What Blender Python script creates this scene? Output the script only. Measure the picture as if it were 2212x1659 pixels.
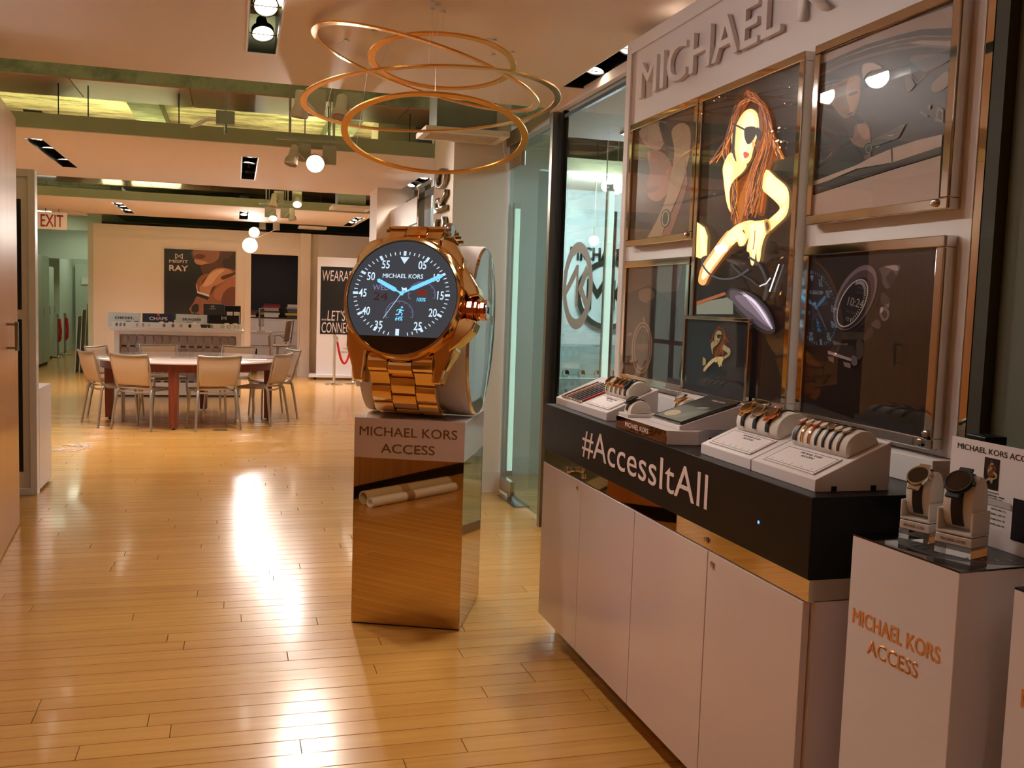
import bpy, bmesh, math, random
from math import sin, cos, pi, radians, atan2, sqrt, hypot
from mathutils import Vector, Matrix, Euler
random.seed(7)
for o in list(bpy.data.objects): bpy.data.objects.remove(o, do_unlink=True)
S = bpy.context.scene
COL = S.collection
# ------------------------------------------------------------------ camera
FL, YAW, PIT, ROL, H = 2075.47, 0.282131757, -0.0839057568, 0.0326760798, 1.5
CX, CY = 1106.0, 829.5
FW = Vector((sin(YAW)*cos(PIT), cos(YAW)*cos(PIT), sin(PIT)))
_r = Vector((cos(YAW), -sin(YAW), 0)); _u = _r.cross(FW)
RT = cos(ROL)*_r + sin(ROL)*_u
UP = -sin(ROL)*_r + cos(ROL)*_u
CAM = Vector((0, 0, H))
cd = bpy.data.cameras.new('camera'); cam = bpy.data.objects.new('camera', cd); COL.objects.link(cam)
cd.sensor_fit = 'HORIZONTAL'; cd.sensor_width = 36; cd.lens = FL/2212*36; cd.clip_start = .05; cd.clip_end = 200
m = Matrix((RT, UP, -FW)).transposed().to_4x4(); m.translation = CAM; cam.matrix_world = m
S.camera = cam
def ray(x, y): return FW + RT*((x-CX)/FL) - UP*((y-CY)/FL)
def atz(x, y, z=0.0): d = ray(x, y); return CAM + d*((z-H)/d.z)
def atx(x, y, X): d = ray(x, y); return CAM + d*(X/d.x)
def aty(x, y, Y): d = ray(x, y); return CAM + d*(Y/d.y)
# ------------------------------------------------------------------ world, exposure
w = bpy.data.worlds.new('world'); S.world = w; w.use_nodes = True
nt = w.node_tree; bgn = nt.nodes['Background']
sky = nt.nodes.new('ShaderNodeTexSky'); sky.sky_type = 'HOSEK_WILKIE'; sky.turbidity = 3; sky.ground_albedo = .4
sky.sun_direction = Vector((-.3, .4, .6)).normalized()
nt.links.new(sky.outputs[0], bgn.inputs[0]); bgn.inputs[1].default_value = 8.0
sl_ = bpy.data.lights.new('sun', 'SUN'); sl_.energy = 36; sl_.angle = .01; sl_.color = (1, .98, .94); sun = bpy.data.objects.new('sun', sl_); COL.objects.link(sun)
sun.rotation_euler = Vector((-.5, .12, -.85)).to_track_quat('-Z', 'Y').to_euler()      # daylight on the street outside only
S.view_settings.view_transform = 'Standard'; S.view_settings.look = 'None'
S.view_settings.exposure = 0.0; S.view_settings.gamma = 1.0; S.view_settings.use_curve_mapping = False
LP = 1.15      # overall lamp power
WARM, NEUT, COOL = (1, .90, .79), (1, .93, .85), (.80, .91, 1)
# ------------------------------------------------------------------ materials
def lin(c): return tuple((v/255/12.92 if v/255 <= .04045 else ((v/255+.055)/1.055)**2.4) for v in c)
def new_mat(name):
    m = bpy.data.materials.new(name); m.use_nodes = True
    return m, m.node_tree, m.node_tree.nodes['Principled BSDF']
def M(name, c, rough=.5, metal=0., noise=0., nscale=12., bump=0., coat=0., em=None, ems=0., trans=0., stretch=None, spec=None, ior=None, alpha=None):
    m, t, b = new_mat(name); N, L = t.nodes, t.links
    c = lin(c)
    b.inputs['Base Color'].default_value = (*c, 1); b.inputs['Roughness'].default_value = rough; b.inputs['Metallic'].default_value = metal
    if coat: b.inputs['Coat Weight'].default_value = coat; b.inputs['Coat Roughness'].default_value = .05
    if trans: b.inputs['Transmission Weight'].default_value = trans
    if spec is not None: b.inputs['Specular IOR Level'].default_value = spec
    if ior: b.inputs['IOR'].default_value = ior
    if em: b.inputs['Emission Color'].default_value = (*lin(em), 1); b.inputs['Emission Strength'].default_value = ems
    tc = N.new('ShaderNodeTexCoord'); mp = N.new('ShaderNodeMapping'); nz = N.new('ShaderNodeTexNoise')
    if stretch: mp.inputs['Scale'].default_value = stretch
    nz.inputs['Scale'].default_value = nscale; nz.inputs['Detail'].default_value = 4
    L.new(tc.outputs['Object'], mp.inputs[0]); L.new(mp.outputs[0], nz.inputs['Vector'])
    if noise:
        mx = N.new('ShaderNodeMix'); mx.data_type = 'RGBA'
        mx.inputs[6].default_value = (*[v*(1-noise) for v in c], 1); mx.inputs[7].default_value = (*[min(1, v*(1+noise)) for v in c], 1)
        L.new(nz.outputs['Fac'], mx.inputs[0]); L.new(mx.outputs[2], b.inputs['Base Color'])
    else:
        mr = N.new('ShaderNodeMapRange'); mr.inputs[3].default_value = max(0, rough*.92); mr.inputs[4].default_value = min(1, rough*1.08)
        L.new(nz.outputs['Fac'], mr.inputs[0]); L.new(mr.outputs[0], b.inputs['Roughness'])
    if bump:
        bp = N.new('ShaderNodeBump'); bp.inputs['Strength'].default_value = bump; bp.inputs['Distance'].default_value = .01
        L.new(nz.outputs['Fac'], bp.inputs['Height']); L.new(bp.outputs[0], b.inputs['Normal'])
    return m
def glass(name, tint, refl=.06, haze=0.):
    m, t, b = new_mat(name); N, L = t.nodes, t.links
    tr = N.new('ShaderNodeBsdfTransparent'); tr.inputs[0].default_value = (*lin(tint), 1)
    gl = N.new('ShaderNodeBsdfGlossy'); gl.inputs['Roughness'].default_value = .01
    lw = N.new('ShaderNodeLayerWeight'); lw.inputs[0].default_value = .5
    mr = N.new('ShaderNodeMapRange'); mr.inputs[3].default_value = refl*.6; mr.inputs[4].default_value = .9
    pw = N.new('ShaderNodeMath'); pw.operation = 'POWER'; pw.inputs[1].default_value = 5.0
    L.new(lw.outputs['Facing'], pw.inputs[0]); L.new(pw.outputs[0], mr.inputs[0])
    mx = N.new('ShaderNodeMixShader'); L.new(mr.outputs[0], mx.inputs[0]); L.new(tr.outputs[0], mx.inputs[1]); L.new(gl.outputs[0], mx.inputs[2])
    out = N['Material Output']
    if haze:
        df = N.new('ShaderNodeBsdfDiffuse'); df.inputs[0].default_value = (.75, .8, .8, 1)
        m2 = N.new('ShaderNodeMixShader'); m2.inputs[0].default_value = haze
        L.new(mx.outputs[0], m2.inputs[1]); L.new(df.outputs[0], m2.inputs[2]); L.new(m2.outputs[0], out.inputs[0])
    else: L.new(mx.outputs[0], out.inputs[0])
    return m
def print_mat(name, emis=0., rough=.35, coat=0.):
    m, t, b = new_mat(name); N, L = t.nodes, t.links
    a = N.new('ShaderNodeAttribute'); a.attribute_name = 'ink'
    L.new(a.outputs['Color'], b.inputs['Base Color']); b.inputs['Roughness'].default_value = rough
    if coat: b.inputs['Coat Weight'].default_value = coat; b.inputs['Coat Roughness'].default_value = .03
    if emis: L.new(a.outputs['Color'], b.inputs['Emission Color']); b.inputs['Emission Strength'].default_value = emis
    return m
def wood(name, c1, c2, rough, scale, axis, coat=0., tone=False, bump=0.02):
    m, t, b = new_mat(name); N, L = t.nodes, t.links
    tc = N.new('ShaderNodeTexCoord'); ge = N.new('ShaderNodeNewGeometry'); mp = N.new('ShaderNodeMapping')
    sc = [scale]*3; sc[axis] = scale*.045; mp.inputs['Scale'].default_value = sc
    L.new(ge.outputs['Position'], mp.inputs[0])
    nz = N.new('ShaderNodeTexNoise'); nz.inputs['Scale'].default_value = 1; nz.inputs['Detail'].default_value = 7; nz.inputs['Roughness'].default_value = .6
    L.new(mp.outputs[0], nz.inputs['Vector'])
    mx = N.new('ShaderNodeMix'); mx.data_type = 'RGBA'; mx.inputs[6].default_value = (*lin(c1), 1); mx.inputs[7].default_value = (*lin(c2), 1)
    cr = N.new('ShaderNodeMapRange'); cr.inputs[1].default_value = .3; cr.inputs[2].default_value = .7
    L.new(nz.outputs['Fac'], cr.inputs[0]); fac = cr.outputs[0]
    if tone:
        at = N.new('ShaderNodeAttribute'); at.attribute_name = 'tone'
        ad = N.new('ShaderNodeMath'); ad.operation = 'MULTIPLY_ADD'; ad.inputs[1].default_value = .45
        L.new(cr.outputs[0], ad.inputs[0]); L.new(at.outputs['Fac'], ad.inputs[2]); ad.use_clamp = True; fac = ad.outputs[0]
    L.new(fac, mx.inputs[0]); L.new(mx.outputs[2], b.inputs['Base Color'])
    b.inputs['Roughness'].default_value = rough
    if coat: b.inputs['Coat Weight'].default_value = coat; b.inputs['Coat Roughness'].default_value = .08
    bp = N.new('ShaderNodeBump'); bp.inputs['Strength'].default_value = bump; bp.inputs['Distance'].default_value = .004
    L.new(nz.outputs['Fac'], bp.inputs['Height']); L.new(bp.outputs[0], b.inputs['Normal'])
    return m
def concrete(name, c1, c2, scale):
    m, t, b = new_mat(name); N, L = t.nodes, t.links
    ge = N.new('ShaderNodeNewGeometry')
    n1 = N.new('ShaderNodeTexNoise'); n1.inputs['Scale'].default_value = scale; n1.inputs['Detail'].default_value = 8; n1.inputs['Roughness'].default_value = .7
    mp = N.new('ShaderNodeMapping'); mp.inputs['Scale'].default_value = (1, 3, 1); L.new(ge.outputs['Position'], mp.inputs[0]); L.new(mp.outputs[0], n1.inputs['Vector'])
    cr = N.new('ShaderNodeMapRange'); cr.inputs[1].default_value = .38; cr.inputs[2].default_value = .55; L.new(n1.outputs['Fac'], cr.inputs[0])
    mx = N.new('ShaderNodeMix'); mx.data_type = 'RGBA'; mx.inputs[6].default_value = (*lin(c1), 1); mx.inputs[7].default_value = (*lin(c2), 1)
    L.new(cr.outputs[0], mx.inputs[0]); L.new(mx.outputs[2], b.inputs['Base Color']); b.inputs['Roughness'].default_value = .85
    bp = N.new('ShaderNodeBump'); bp.inputs['Strength'].default_value = .5; bp.inputs['Distance'].default_value = .03
    L.new(n1.outputs['Fac'], bp.inputs['Height']); L.new(bp.outputs[0], b.inputs['Normal'])
    return m
def mesh_fabric(name, c):
    m, t, b = new_mat(name); N, L = t.nodes, t.links
    b.inputs['Base Color'].default_value = (*lin(c), 1); b.inputs['Roughness'].default_value = .6
    tr = N.new('ShaderNodeBsdfTranslucent'); tr.inputs[0].default_value = (*lin(c), 1)
    mx = N.new('ShaderNodeMixShader'); mx.inputs[0].default_value = .35
    L.new(b.outputs[0], mx.inputs[1]); L.new(tr.outputs[0], mx.inputs[2]); L.new(mx.outputs[0], N['Material Output'].inputs[0])
    w = N.new('ShaderNodeTexWave'); w.inputs['Scale'].default_value = 60; bp = N.new('ShaderNodeBump'); bp.inputs['Strength'].default_value = .1
    L.new(w.outputs['Fac'], bp.inputs['Height']); L.new(bp.outputs[0], b.inputs['Normal'])
    return m
mt = {
 'ceil': M('painted_ceiling', (236, 216, 200), .75), 'edge': M('ceiling_edge_light_tint', (150, 150, 118), .7, noise=.15, nscale=3),  # edge: greenish light and shade on pale ceiling edges, put into their colour
 'wallw': M('white_wall_paint', (236, 222, 208), .6), 'white': M('white_laminate', (228, 220, 220), .35, coat=.2), 'gloss': M('gloss_white_lacquer', (214, 196, 192), .18, coat=.8),
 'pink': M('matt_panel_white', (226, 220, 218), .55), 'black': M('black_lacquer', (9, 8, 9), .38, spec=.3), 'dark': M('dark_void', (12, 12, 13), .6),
 'troff': M('black_trough', (10, 9, 9), .35), 'chrome': M('polished_steel', (205, 200, 190), .06, 1), 'mirror': M('mirror_finish', (222, 205, 178), .02, 1), 'bronze': M('bronze_mirror', (170, 140, 104), .03, 1),
 'steel': M('brushed_steel', (150, 146, 138), .3, 1), 'alu': M('cast_aluminium', (168, 160, 150), .38, .85), 'gold': M('polished_gold', (240, 202, 138), .09, 1),
 'goldr': M('gold_ring_metal', (232, 172, 84), .25, 1), 'rose': M('rose_gold', (226, 150, 112), .12, 1), 'silver': M('silver_metal', (205, 202, 196), .15, 1),
 'strap': M('black_leather', (16, 15, 16), .5, noise=.3, nscale=200), 'navy': M('navy_leather', (20, 22, 40), .5), 'red': M('red_leather', (170, 18, 26), .45), 'brown': M('brown_leather', (84, 48, 28), .5),
 'tan': M('tan_leather', (168, 128, 92), .5), 'maroon': M('maroon_leather', (64, 18, 24), .5), 'greyl': M('grey_leather', (70, 64, 66), .5), 'rope': M('red_velvet', (190, 12, 30), .8),
 'suede': M('white_suede', (222, 216, 206), .8), 'cushion': M('white_leatherette', (222, 214, 210), .45), 'dial': M('dark_glass_dial', (10, 9, 10), .06, coat=1), 'paledial': M('pale_dial', (190, 186, 180), .2, coat=.6),
 'tubew': M('white_enamel', (226, 216, 200), .4), 'greym': M('grey_metal', (150, 146, 130), .5), 'ball': M('ballast_grey', (176, 170, 150), .5),
 'wallg': M('grey_green_wall', (96, 100, 84), .7), 'olive': M('dark_olive_wall', (56, 54, 38), .7), 'navyp': M('navy_board', (22, 27, 56), .45), 'lgrey': M('light_grey_board', (206, 204, 200), .45),
 'pill': M('grey_watch_pillow', (150, 132, 132), .8), 'txtw': M('white_lettering', (226, 206, 200), .5), 'txtb': M('black_lettering', (24, 22, 22), .5), 'txtg': M('bronze_lettering', (124, 82, 42), .4, .5), 'txto': M('copper_foil_lettering', (232, 156, 92), .4, .3),
 'txts': M('cream_letters', (196, 176, 160), .5), 'exit': M('exit_red', (200, 60, 30), .5), 'grayt': M('grey_print', (120, 118, 120), .6),
 'acry': M('clear_acrylic', (245, 248, 246), .02, trans=1, ior=1.35), 'frost': M('frosted_decal', (150, 166, 166), .6), 'rubber': M('black_rubber', (18, 18, 18), .7),
 'showw': M('showroom_white', (222, 226, 226), .6), 'duct': M('galvanised_duct', (120, 120, 108), .55, .2, noise=.2, nscale=6), 'copper': M('beam_sheet_bounce_tint', (176, 128, 106), .3, coat=.3, noise=.25, nscale=2.2),  # beam sheet: pink light bounced up from the floor, put into its colour
 'lock': M('grey_green_locker', (172, 180, 158), .55), 'hallw': M('hallway_wall', (196, 204, 184), .7), 'brass': M('brass_plate', (150, 128, 84), .35, .8), 'kraft': M('kraft_paper', (196, 172, 138), .7),
 'woodt': wood('cherry_wood', (96, 38, 20), (132, 58, 30), .4, 30, 2), 'bulb': M('lamp_face', (255, 250, 240), .5, em=(255, 236, 214), ems=26), 'led': M('led_strip', (220, 255, 240), .5, em=(226, 244, 232), ems=1.1),
 'tube': M('fluorescent_tube', (255, 255, 230), .5, em=(255, 250, 180), ems=70), 'off': M('unlit_lamp_face', (140, 110, 70), .2, .3), 'print': print_mat('printed_paper'), 'lightbox': print_mat('backlit_film', 1.1, .3, 0), 'posterglass': print_mat('glazed_print', 0, .3, 0),
 'paper': M('white_paper', (232, 222, 220), .6), 'plugw': M('white_plastic', (224, 224, 214), .45), 'bluedot': M('blue_indicator', (90, 170, 255), .4, em=(90, 170, 255), ems=1.5), 'screen': M('watch_screen_glow', (14, 14, 16), .4, spec=.15, em=(104, 104, 112), ems=.36),
 'ink': M('screen_white_glow', (200, 225, 240), .3, em=(190, 226, 248), ems=.95), 'inkb': M('screen_blue_glow', (120, 210, 255), .3, em=(110, 205, 255), ems=1.0), 'inkr': M('screen_red_glow', (150, 30, 20), .3, em=(150, 40, 26), ems=.5), 'inkm': M('screen_maroon_glow', (50, 15, 18), .3, em=(84, 50, 54), ems=.4), 'inkp': M('screen_violet_glow', (130, 130, 190), .3, em=(140, 150, 205), ems=.6),
 'glass': glass('clear_glass', (232, 240, 238)), 'glassg': glass('green_edge_glass', (222, 236, 232), .1), 'thin': glass('picture_glass', (240, 240, 240), .1), 'facade': M('facade_daylight_tint', (178, 202, 234), .7), 'wire': M('nylon_wire', (235, 225, 210), .3),  # facade: blue of the street daylight put into its colour
 'floor': wood('bamboo_floor', (182, 122, 56), (213, 163, 84), .21, 26, 0, coat=.25, tone=True), 'woodw': wood('veneer_wall', (168, 104, 50), (192, 130, 70), .35, 26, 2, coat=.3), 'concrete': concrete('bare_concrete', (132, 130, 96), (232, 228, 186), 1.6),
 'conbeam': concrete('concrete_beam', (112, 120, 96), (150, 158, 130), 3), 'fabric': mesh_fabric('cream_mesh_fabric', (226, 204, 178)), 'wheel': M('black_caster', (20, 20, 20), .5), 'slab': M('floor_screed', (90, 76, 60), .8)}
# ------------------------------------------------------------------ mesh builder
class B:
    def __init__(s): s.v = []; s.f = []; s.m = []
    def add(s, vs, fs, mi=0):
        n = len(s.v); s.v += [tuple(v) for v in vs]; s.f += [tuple(i+n for i in f) for f in fs]; s.m += [mi]*len(fs); return s
    def box(s, a, b, mi=0, M=None):
        x0, y0, z0 = a; x1, y1, z1 = b
        vs = [Vector(p) for p in ((x0,y0,z0),(x1,y0,z0),(x1,y1,z0),(x0,y1,z0),(x0,y0,z1),(x1,y0,z1),(x1,y1,z1),(x0,y1,z1))]
        if M: vs = [M @ v for v in vs]
        return s.add(vs, [(0,3,2,1),(4,5,6,7),(0,1,5,4),(1,2,6,5),(2,3,7,6),(3,0,4,7)], mi)
    def prism(s, poly, d0, d1, M=None, mi=0):     # poly in local xy, extruded in z
        n = len(poly); vs = [Vector((p[0], p[1], d0)) for p in poly]+[Vector((p[0], p[1], d1)) for p in poly]
        if M: vs = [M @ v for v in vs]
        return s.add(vs, [tuple(range(n-1, -1, -1)), tuple(range(n, 2*n))]+[(i, (i+1) % n, n+(i+1) % n, n+i) for i in range(n)], mi)
    def lathe(s, prof, n=32, M=None, mi=0, cap=True):   # prof [(r,z)]
        vs = []; fs = []
        for r, z in prof:
            for k in range(n): a = 2*pi*k/n; vs.append(Vector((r*cos(a), r*sin(a), z)))
        for i in range(len(prof)-1):
            for k in range(n): k2 = (k+1) % n; fs.append((i*n+k, i*n+k2, (i+1)*n+k2, (i+1)*n+k))
        if cap: fs.append(tuple(range(n-1, -1, -1))); L = (len(prof)-1)*n; fs.append(tuple(range(L, L+n)))
        if M: vs = [M @ v for v in vs]
        return s.add(vs, fs, mi)
    def tube(s, pts, r, n=8, mi=0, closed=False):
        pts = [Vector(p) for p in pts]; rs = r if isinstance(r, (list, tuple)) else [r]*len(pts); vs = []; fs = []; N = len(pts)
        up = None
        for i, p in enumerate(pts):
            a = pts[i-1] if (i or closed) else p; b = pts[(i+1) % N] if (i < N-1 or closed) else p
            t = (b-a).normalized()
            if up is None: up = Vector((0,0,1)) if abs(t.z) < .9 else Vector((1,0,0))
            e1 = t.cross(up).normalized(); e2 = e1.cross(t).normalized(); up = e2
            for k in range(n): g = 2*pi*k/n; vs.append(p+(e1*cos(g)+e2*sin(g))*rs[i])
        for i in range(N if closed else N-1):
            j = (i+1) % N
            for k in range(n): k2 = (k+1) % n; fs.append((i*n+k, i*n+k2, j*n+k2, j*n+k))
        if not closed: fs.append(tuple(range(n-1, -1, -1))); L = (N-1)*n; fs.append(tuple(range(L, L+n)))
        return s.add(vs, fs, mi)
    def grid(s, fn, nu, nv, th=0., mi=0):
        P = [[Vector(fn(i/nu, j/nv)) for j in range(nv+1)] for i in range(nu+1)]
        vs = [p for r in P for p in r]; fs = [(i*(nv+1)+j, (i+1)*(nv+1)+j, (i+1)*(nv+1)+j+1, i*(nv+1)+j+1) for i in range(nu) for j in range(nv)]
        return s.add(vs, fs, mi)
    def build(s, name, mat, parent=None, smooth=False, bevel=0., seg=2, solid=0., loc=None):
        me = bpy.data.meshes.new(name); me.from_pydata(s.v, [], s.f)
        for q in (mat if isinstance(mat, (list, tuple)) else [mat]): me.materials.append(mt[q] if isinstance(q, str) else q)
        for p, i in zip(me.polygons, s.m): p.material_index = i; p.use_smooth = bool(smooth)
        bm = bmesh.new(); bm.from_mesh(me); bmesh.ops.recalc_face_normals(bm, faces=bm.faces)
        if bevel:
            es = [e for e in bm.edges if e.is_manifold and e.calc_face_angle(0) > .6]
            bmesh.ops.bevel(bm, geom=es, offset=bevel, segments=seg, affect='EDGES', clamp_overlap=True, profile=.5)
        bm.to_mesh(me); bm.free()
        if smooth:
            try: me.set_sharp_from_angle(angle=radians(38))
            except Exception: pass
        o = bpy.data.objects.new(name, me); COL.objects.link(o)
        if parent: o.parent = parent
        if loc: o.location = loc
        if solid: md = o.modifiers.new('solid', 'SOLIDIFY'); md.thickness = solid; md.offset = 0
        return o
def tag(o, label, cat, group=None):
    o['label'] = label; o['category'] = cat
    if group: o['group'] = group
    return o
def thing(name, label, cat, loc=(0,0,0), rz=0., group=None):
    o = bpy.data.objects.new(name, None); COL.objects.link(o); o.empty_display_size = .05
    o.location = loc; o.rotation_euler = (0, 0, rz); return tag(o, label, cat, group)
def struct(o): o['kind'] = 'structure'; return o
def clone(o, parent=None):
    c = o.copy(); COL.objects.link(c); c.parent = parent
    for ch in list(o.children): clone(ch, c)
    return c
def sbox(name, a, b, mat, parent=None, bevel=0.): return B().box(a, b).build(name, mat, parent, bevel=bevel)
def frame(o, x, y, n): m = Matrix((Vector(x), Vector(y), Vector(n))).transposed().to_4x4(); m.translation = Vector(o); return m
def FX(o): return frame(o, (0,-1,0), (0,0,1), (-1,0,0))      # surface facing -X
def FY(o): return frame(o, (1,0,0), (0,0,1), (0,-1,0))       # surface facing -Y
def text(body, width, height, mat, parent, Mx, depth=.001, name='lettering', bold=0., spacing=1., align='CENTER', shear=0., label=None):
    cu = bpy.data.curves.new(name, 'FONT'); cu.body = body; cu.size = 1; cu.align_x = 'LEFT'; cu.offset = 0 if 'M' in body else bold; cu.space_character = spacing; cu.shear = shear; cu.resolution_u = 4
    ob = bpy.data.objects.new(name, cu); COL.objects.link(ob)
    dg = bpy.context.evaluated_depsgraph_get(); me = bpy.data.meshes.new_from_object(ob.evaluated_get(dg)); bpy.data.objects.remove(ob, do_unlink=True); bpy.data.curves.remove(cu)
    xs = [v.co.x for v in me.vertices]; ys = [v.co.y for v in me.vertices]
    x0, x1, y0, y1 = min(xs), max(xs), min(ys), max(ys)
    sy = height/(y1-y0); sx = width/(x1-x0) if width else sy
    ox = {'CENTER': (x0+x1)/2, 'LEFT': x0, 'RIGHT': x1}[align]
    bm = bmesh.new(); bm.from_mesh(me)
    for v in bm.verts: v.co = Vector(((v.co.x-ox)*sx, (v.co.y-(y0+y1)/2)*sy, 0))
    r = bmesh.ops.extrude_face_region(bm, geom=bm.faces[:]); 
    for e in r['geom']:
        if isinstance(e, bmesh.types.BMVert): e.co.z += depth
    if 'M' in body and bold:
        g0 = bm.verts[:]+bm.edges[:]+bm.faces[:]
        for i, (ox_, oy_) in enumerate(((1, 0), (-1, 0), (0, 1), (0, -1))):
            d_ = bmesh.ops.duplicate(bm, geom=g0)['geom']; bmesh.ops.translate(bm, verts=[v for v in d_ if isinstance(v, bmesh.types.BMVert)], vec=(ox_*bold*sx, oy_*bold*sy*.8, -depth*.01*(i+1)))
    bmesh.ops.recalc_face_normals(bm, faces=bm.faces); bmesh.ops.transform(bm, matrix=Mx, verts=bm.verts)
    bm.to_mesh(me); bm.free(); me.materials.clear(); me.materials.append(mt[mat])
    o = bpy.data.objects.new(name, me); COL.objects.link(o); o.parent = parent
    if label: o['label'] = label
    return o
def crom(P, k=4):
    n = len(P); out = []
    for i in range(n):
        p0, p1, p2, p3 = P[i-1], P[i], P[(i+1) % n], P[(i+2) % n]
        for j in range(k):
            t = j/k
            out.append(tuple(.5*((2*p1[d])+(-p0[d]+p2[d])*t+(2*p0[d]-5*p1[d]+4*p2[d]-p3[d])*t*t+(-p0[d]+3*p1[d]-3*p2[d]+p3[d])*t*t*t) for d in (0, 1)))
    return out
def ell(cx, cy, a, b, ang=0., n=32): return [(cx+a*cos(t)*cos(ang)-b*sin(t)*sin(ang), cy+a*cos(t)*sin(ang)+b*sin(t)*cos(ang)) for t in [2*pi*i/n for i in range(n)]]
def band(pts, w):      # thin stroke polygon around an open polyline
    L = []; R = []
    for i, p in enumerate(pts):
        a = pts[max(0, i-1)]; b = pts[min(len(pts)-1, i+1)]; d = hypot(b[0]-a[0], b[1]-a[1]) or 1; nx, ny = -(b[1]-a[1])/d, (b[0]-a[0])/d
        L.append((p[0]+nx*w/2, p[1]+ny*w/2)); R.append((p[0]-nx*w/2, p[1]-ny*w/2))
    return L+R[::-1]
def print_mesh(name, parent, to3, nrm, polys, mat='print', step=.00025, off=Vector((0,0,0))):
    # flat print: polys = [(rgb, [(a,b)...], smooth)] painted one over another on a plane
    vs = []; fs = []; cs = []; nrm = Vector(nrm)
    for i, q in enumerate(polys):
        c, P = q[0], q[1]
        if len(q) > 2 and q[2]: P = crom(P, 4)
        n = len(vs); vs += [Vector(to3(*p))+nrm*(step*i)-off for p in P]; fs.append(tuple(range(n, n+len(P)))); cs.append((*lin(c), 1))
    me = bpy.data.meshes.new(name); me.from_pydata(vs, [], fs); me.materials.append(mt[mat] if isinstance(mat, str) else mat)
    at = me.color_attributes.new('ink', 'FLOAT_COLOR', 'CORNER')
    for p, c in zip(me.polygons, cs):
        for li in p.loop_indices: at.data[li].color = c
    bm = bmesh.new(); bm.from_mesh(me); bmesh.ops.triangulate(bm, faces=bm.faces); bm.normal_update()
    bm.to_mesh(me); bm.free()
    o = bpy.data.objects.new(name, me); COL.objects.link(o); o.parent = parent; return o
def aim(p, d):      # matrix whose +z points along d
    q = Vector(d).to_track_quat('Z', 'Y').to_matrix().to_4x4(); q.translation = Vector(p); return q
def spot(parent, p, target, watt, size=70, col=WARM, blend=1.0, rad=.06):
    l = bpy.data.lights.new('lamp_light', 'SPOT'); l.energy = watt*LP; l.spot_size = radians(size); l.spot_blend = blend; l.color = col; l.shadow_soft_size = rad
    o = bpy.data.objects.new('lamp_light', l); COL.objects.link(o); o.parent = parent
    o.location = p; o.rotation_euler = (Vector(target)-Vector(p)).to_track_quat('-Z', 'Y').to_euler(); return o
# ================================================================== STRUCTURE
floor = struct(sbox('floor', (-6, -3.5, -.2), (7, 27.5, -.022), 'slab'))
# bamboo planks, long side along X, .105 wide
planks = []
y = -3.4; row = 0
while y < 27.3:
    x = -5.9 - random.random()*1.2
    while x < 3.4:
        L = random.choice((1.22, 1.52, 1.83, 1.83)); a, b_ = max(x, -5.95), min(x+L, 6.9)
        if b_ > -5.9: planks.append((a, b_, y, row))
        x += L
    y += .105; row += 1
def plank_geo(bb, p):
    a, b_, y, r = p; dz = random.uniform(-.0004, 0); g = .0011
    x0, x1, y0, y1, z1, z0 = a+g, b_-g, y+g, y+.105-g, dz, -.022
    e = .0012
    vs = [(x0,y0,z0),(x1,y0,z0),(x1,y1,z0),(x0,y1,z0),(x0,y0,z1-e),(x1,y0,z1-e),(x1,y1,z1-e),(x0,y1,z1-e),(x0+e,y0+e,z1),(x1-e,y0+e,z1),(x1-e,y1-e,z1),(x0+e,y1-e,z1)]
    fs = [(0,1,5,4),(1,2,6,5),(2,3,7,6),(3,0,4,7),(4,5,9,8),(5,6,10,9),(6,7,11,10),(7,4,8,11),(8,9,10,11)]
    bb.add(vs, fs)
def plank_tone(o, tones, per):
    at = o.data.attributes.new('tone', 'FLOAT', 'FACE')
    for i in range(len(o.data.polygons)): at.data[i].value = tones[i//per]
def in_view(p):
    a, b_, y, r = p
    if y < 2.55 or y > 7.6: return False
    for q in (a, (a+b_)/2, b_):
        d = Vector((q, y, 0))-CAM; k = d.dot(FW)
        if k > 0 and -60 < CX+FL*d.dot(RT)/k < 2270 and CY-FL*d.dot(UP)/k < 1720: return True
    return False
near = sorted([p for p in planks if in_view(p)], key=lambda p: p[2])[:300]
ns = set(near); rest = [p for p in planks if p not in ns]
def tone(): return random.gauss(.30, .09)
for p in near:
    bb = B(); plank_geo(bb, p); o = bb.build('plank', 'floor', floor); plank_tone(o, [tone()], 9)
bb = B()
for p in rest: plank_geo(bb, p)
o = bb.build('planks', 'floor', floor); o['kind'] = 'stuff'; plank_tone(o, [tone() for p in rest], 9)
# suspended ceilings with light slots
CZ = 2.8
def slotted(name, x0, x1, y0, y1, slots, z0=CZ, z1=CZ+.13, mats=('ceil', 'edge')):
    bb = B(); xs = sorted({x0, x1} | {v for s in slots for v in s[:2]})
    for a, b_ in zip(xs, xs[1:]):
        cuts = sorted([(s[2], s[3]) for s in slots if s[0] <= a and b_ <= s[1]]); yy = y0
        for c, d in cuts+[(y1, None)]:
            if c > yy: bb.box((a, yy, z0), (b_, c, z1))
            if d: yy = d
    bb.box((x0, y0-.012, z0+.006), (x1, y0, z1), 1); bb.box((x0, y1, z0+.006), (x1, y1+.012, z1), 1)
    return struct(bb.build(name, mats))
XL, XC, XR = (-1.79, -1.64), (.05, .20), (1.87, 2.01)
SL1 = [(*XC, 2.2, 5.49), (*XR, 1.6, 5.57), (*XC, -2.4, -.4)]
SL2 = [(*XL, 9.4, 11.4), (*XC, 9.57, 11.44), (*XR, 10.23, 11.73)]
SL3 = [(*XL, 15.58, 17.53), (*XC, 15.86, 17.5), (*XR, 15.75, 17.8)]
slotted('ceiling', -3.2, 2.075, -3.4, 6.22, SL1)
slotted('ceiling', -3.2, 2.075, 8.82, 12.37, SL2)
slotted('ceiling', -5.9, 2.075, 15.07, 18.05, SL3)
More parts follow.
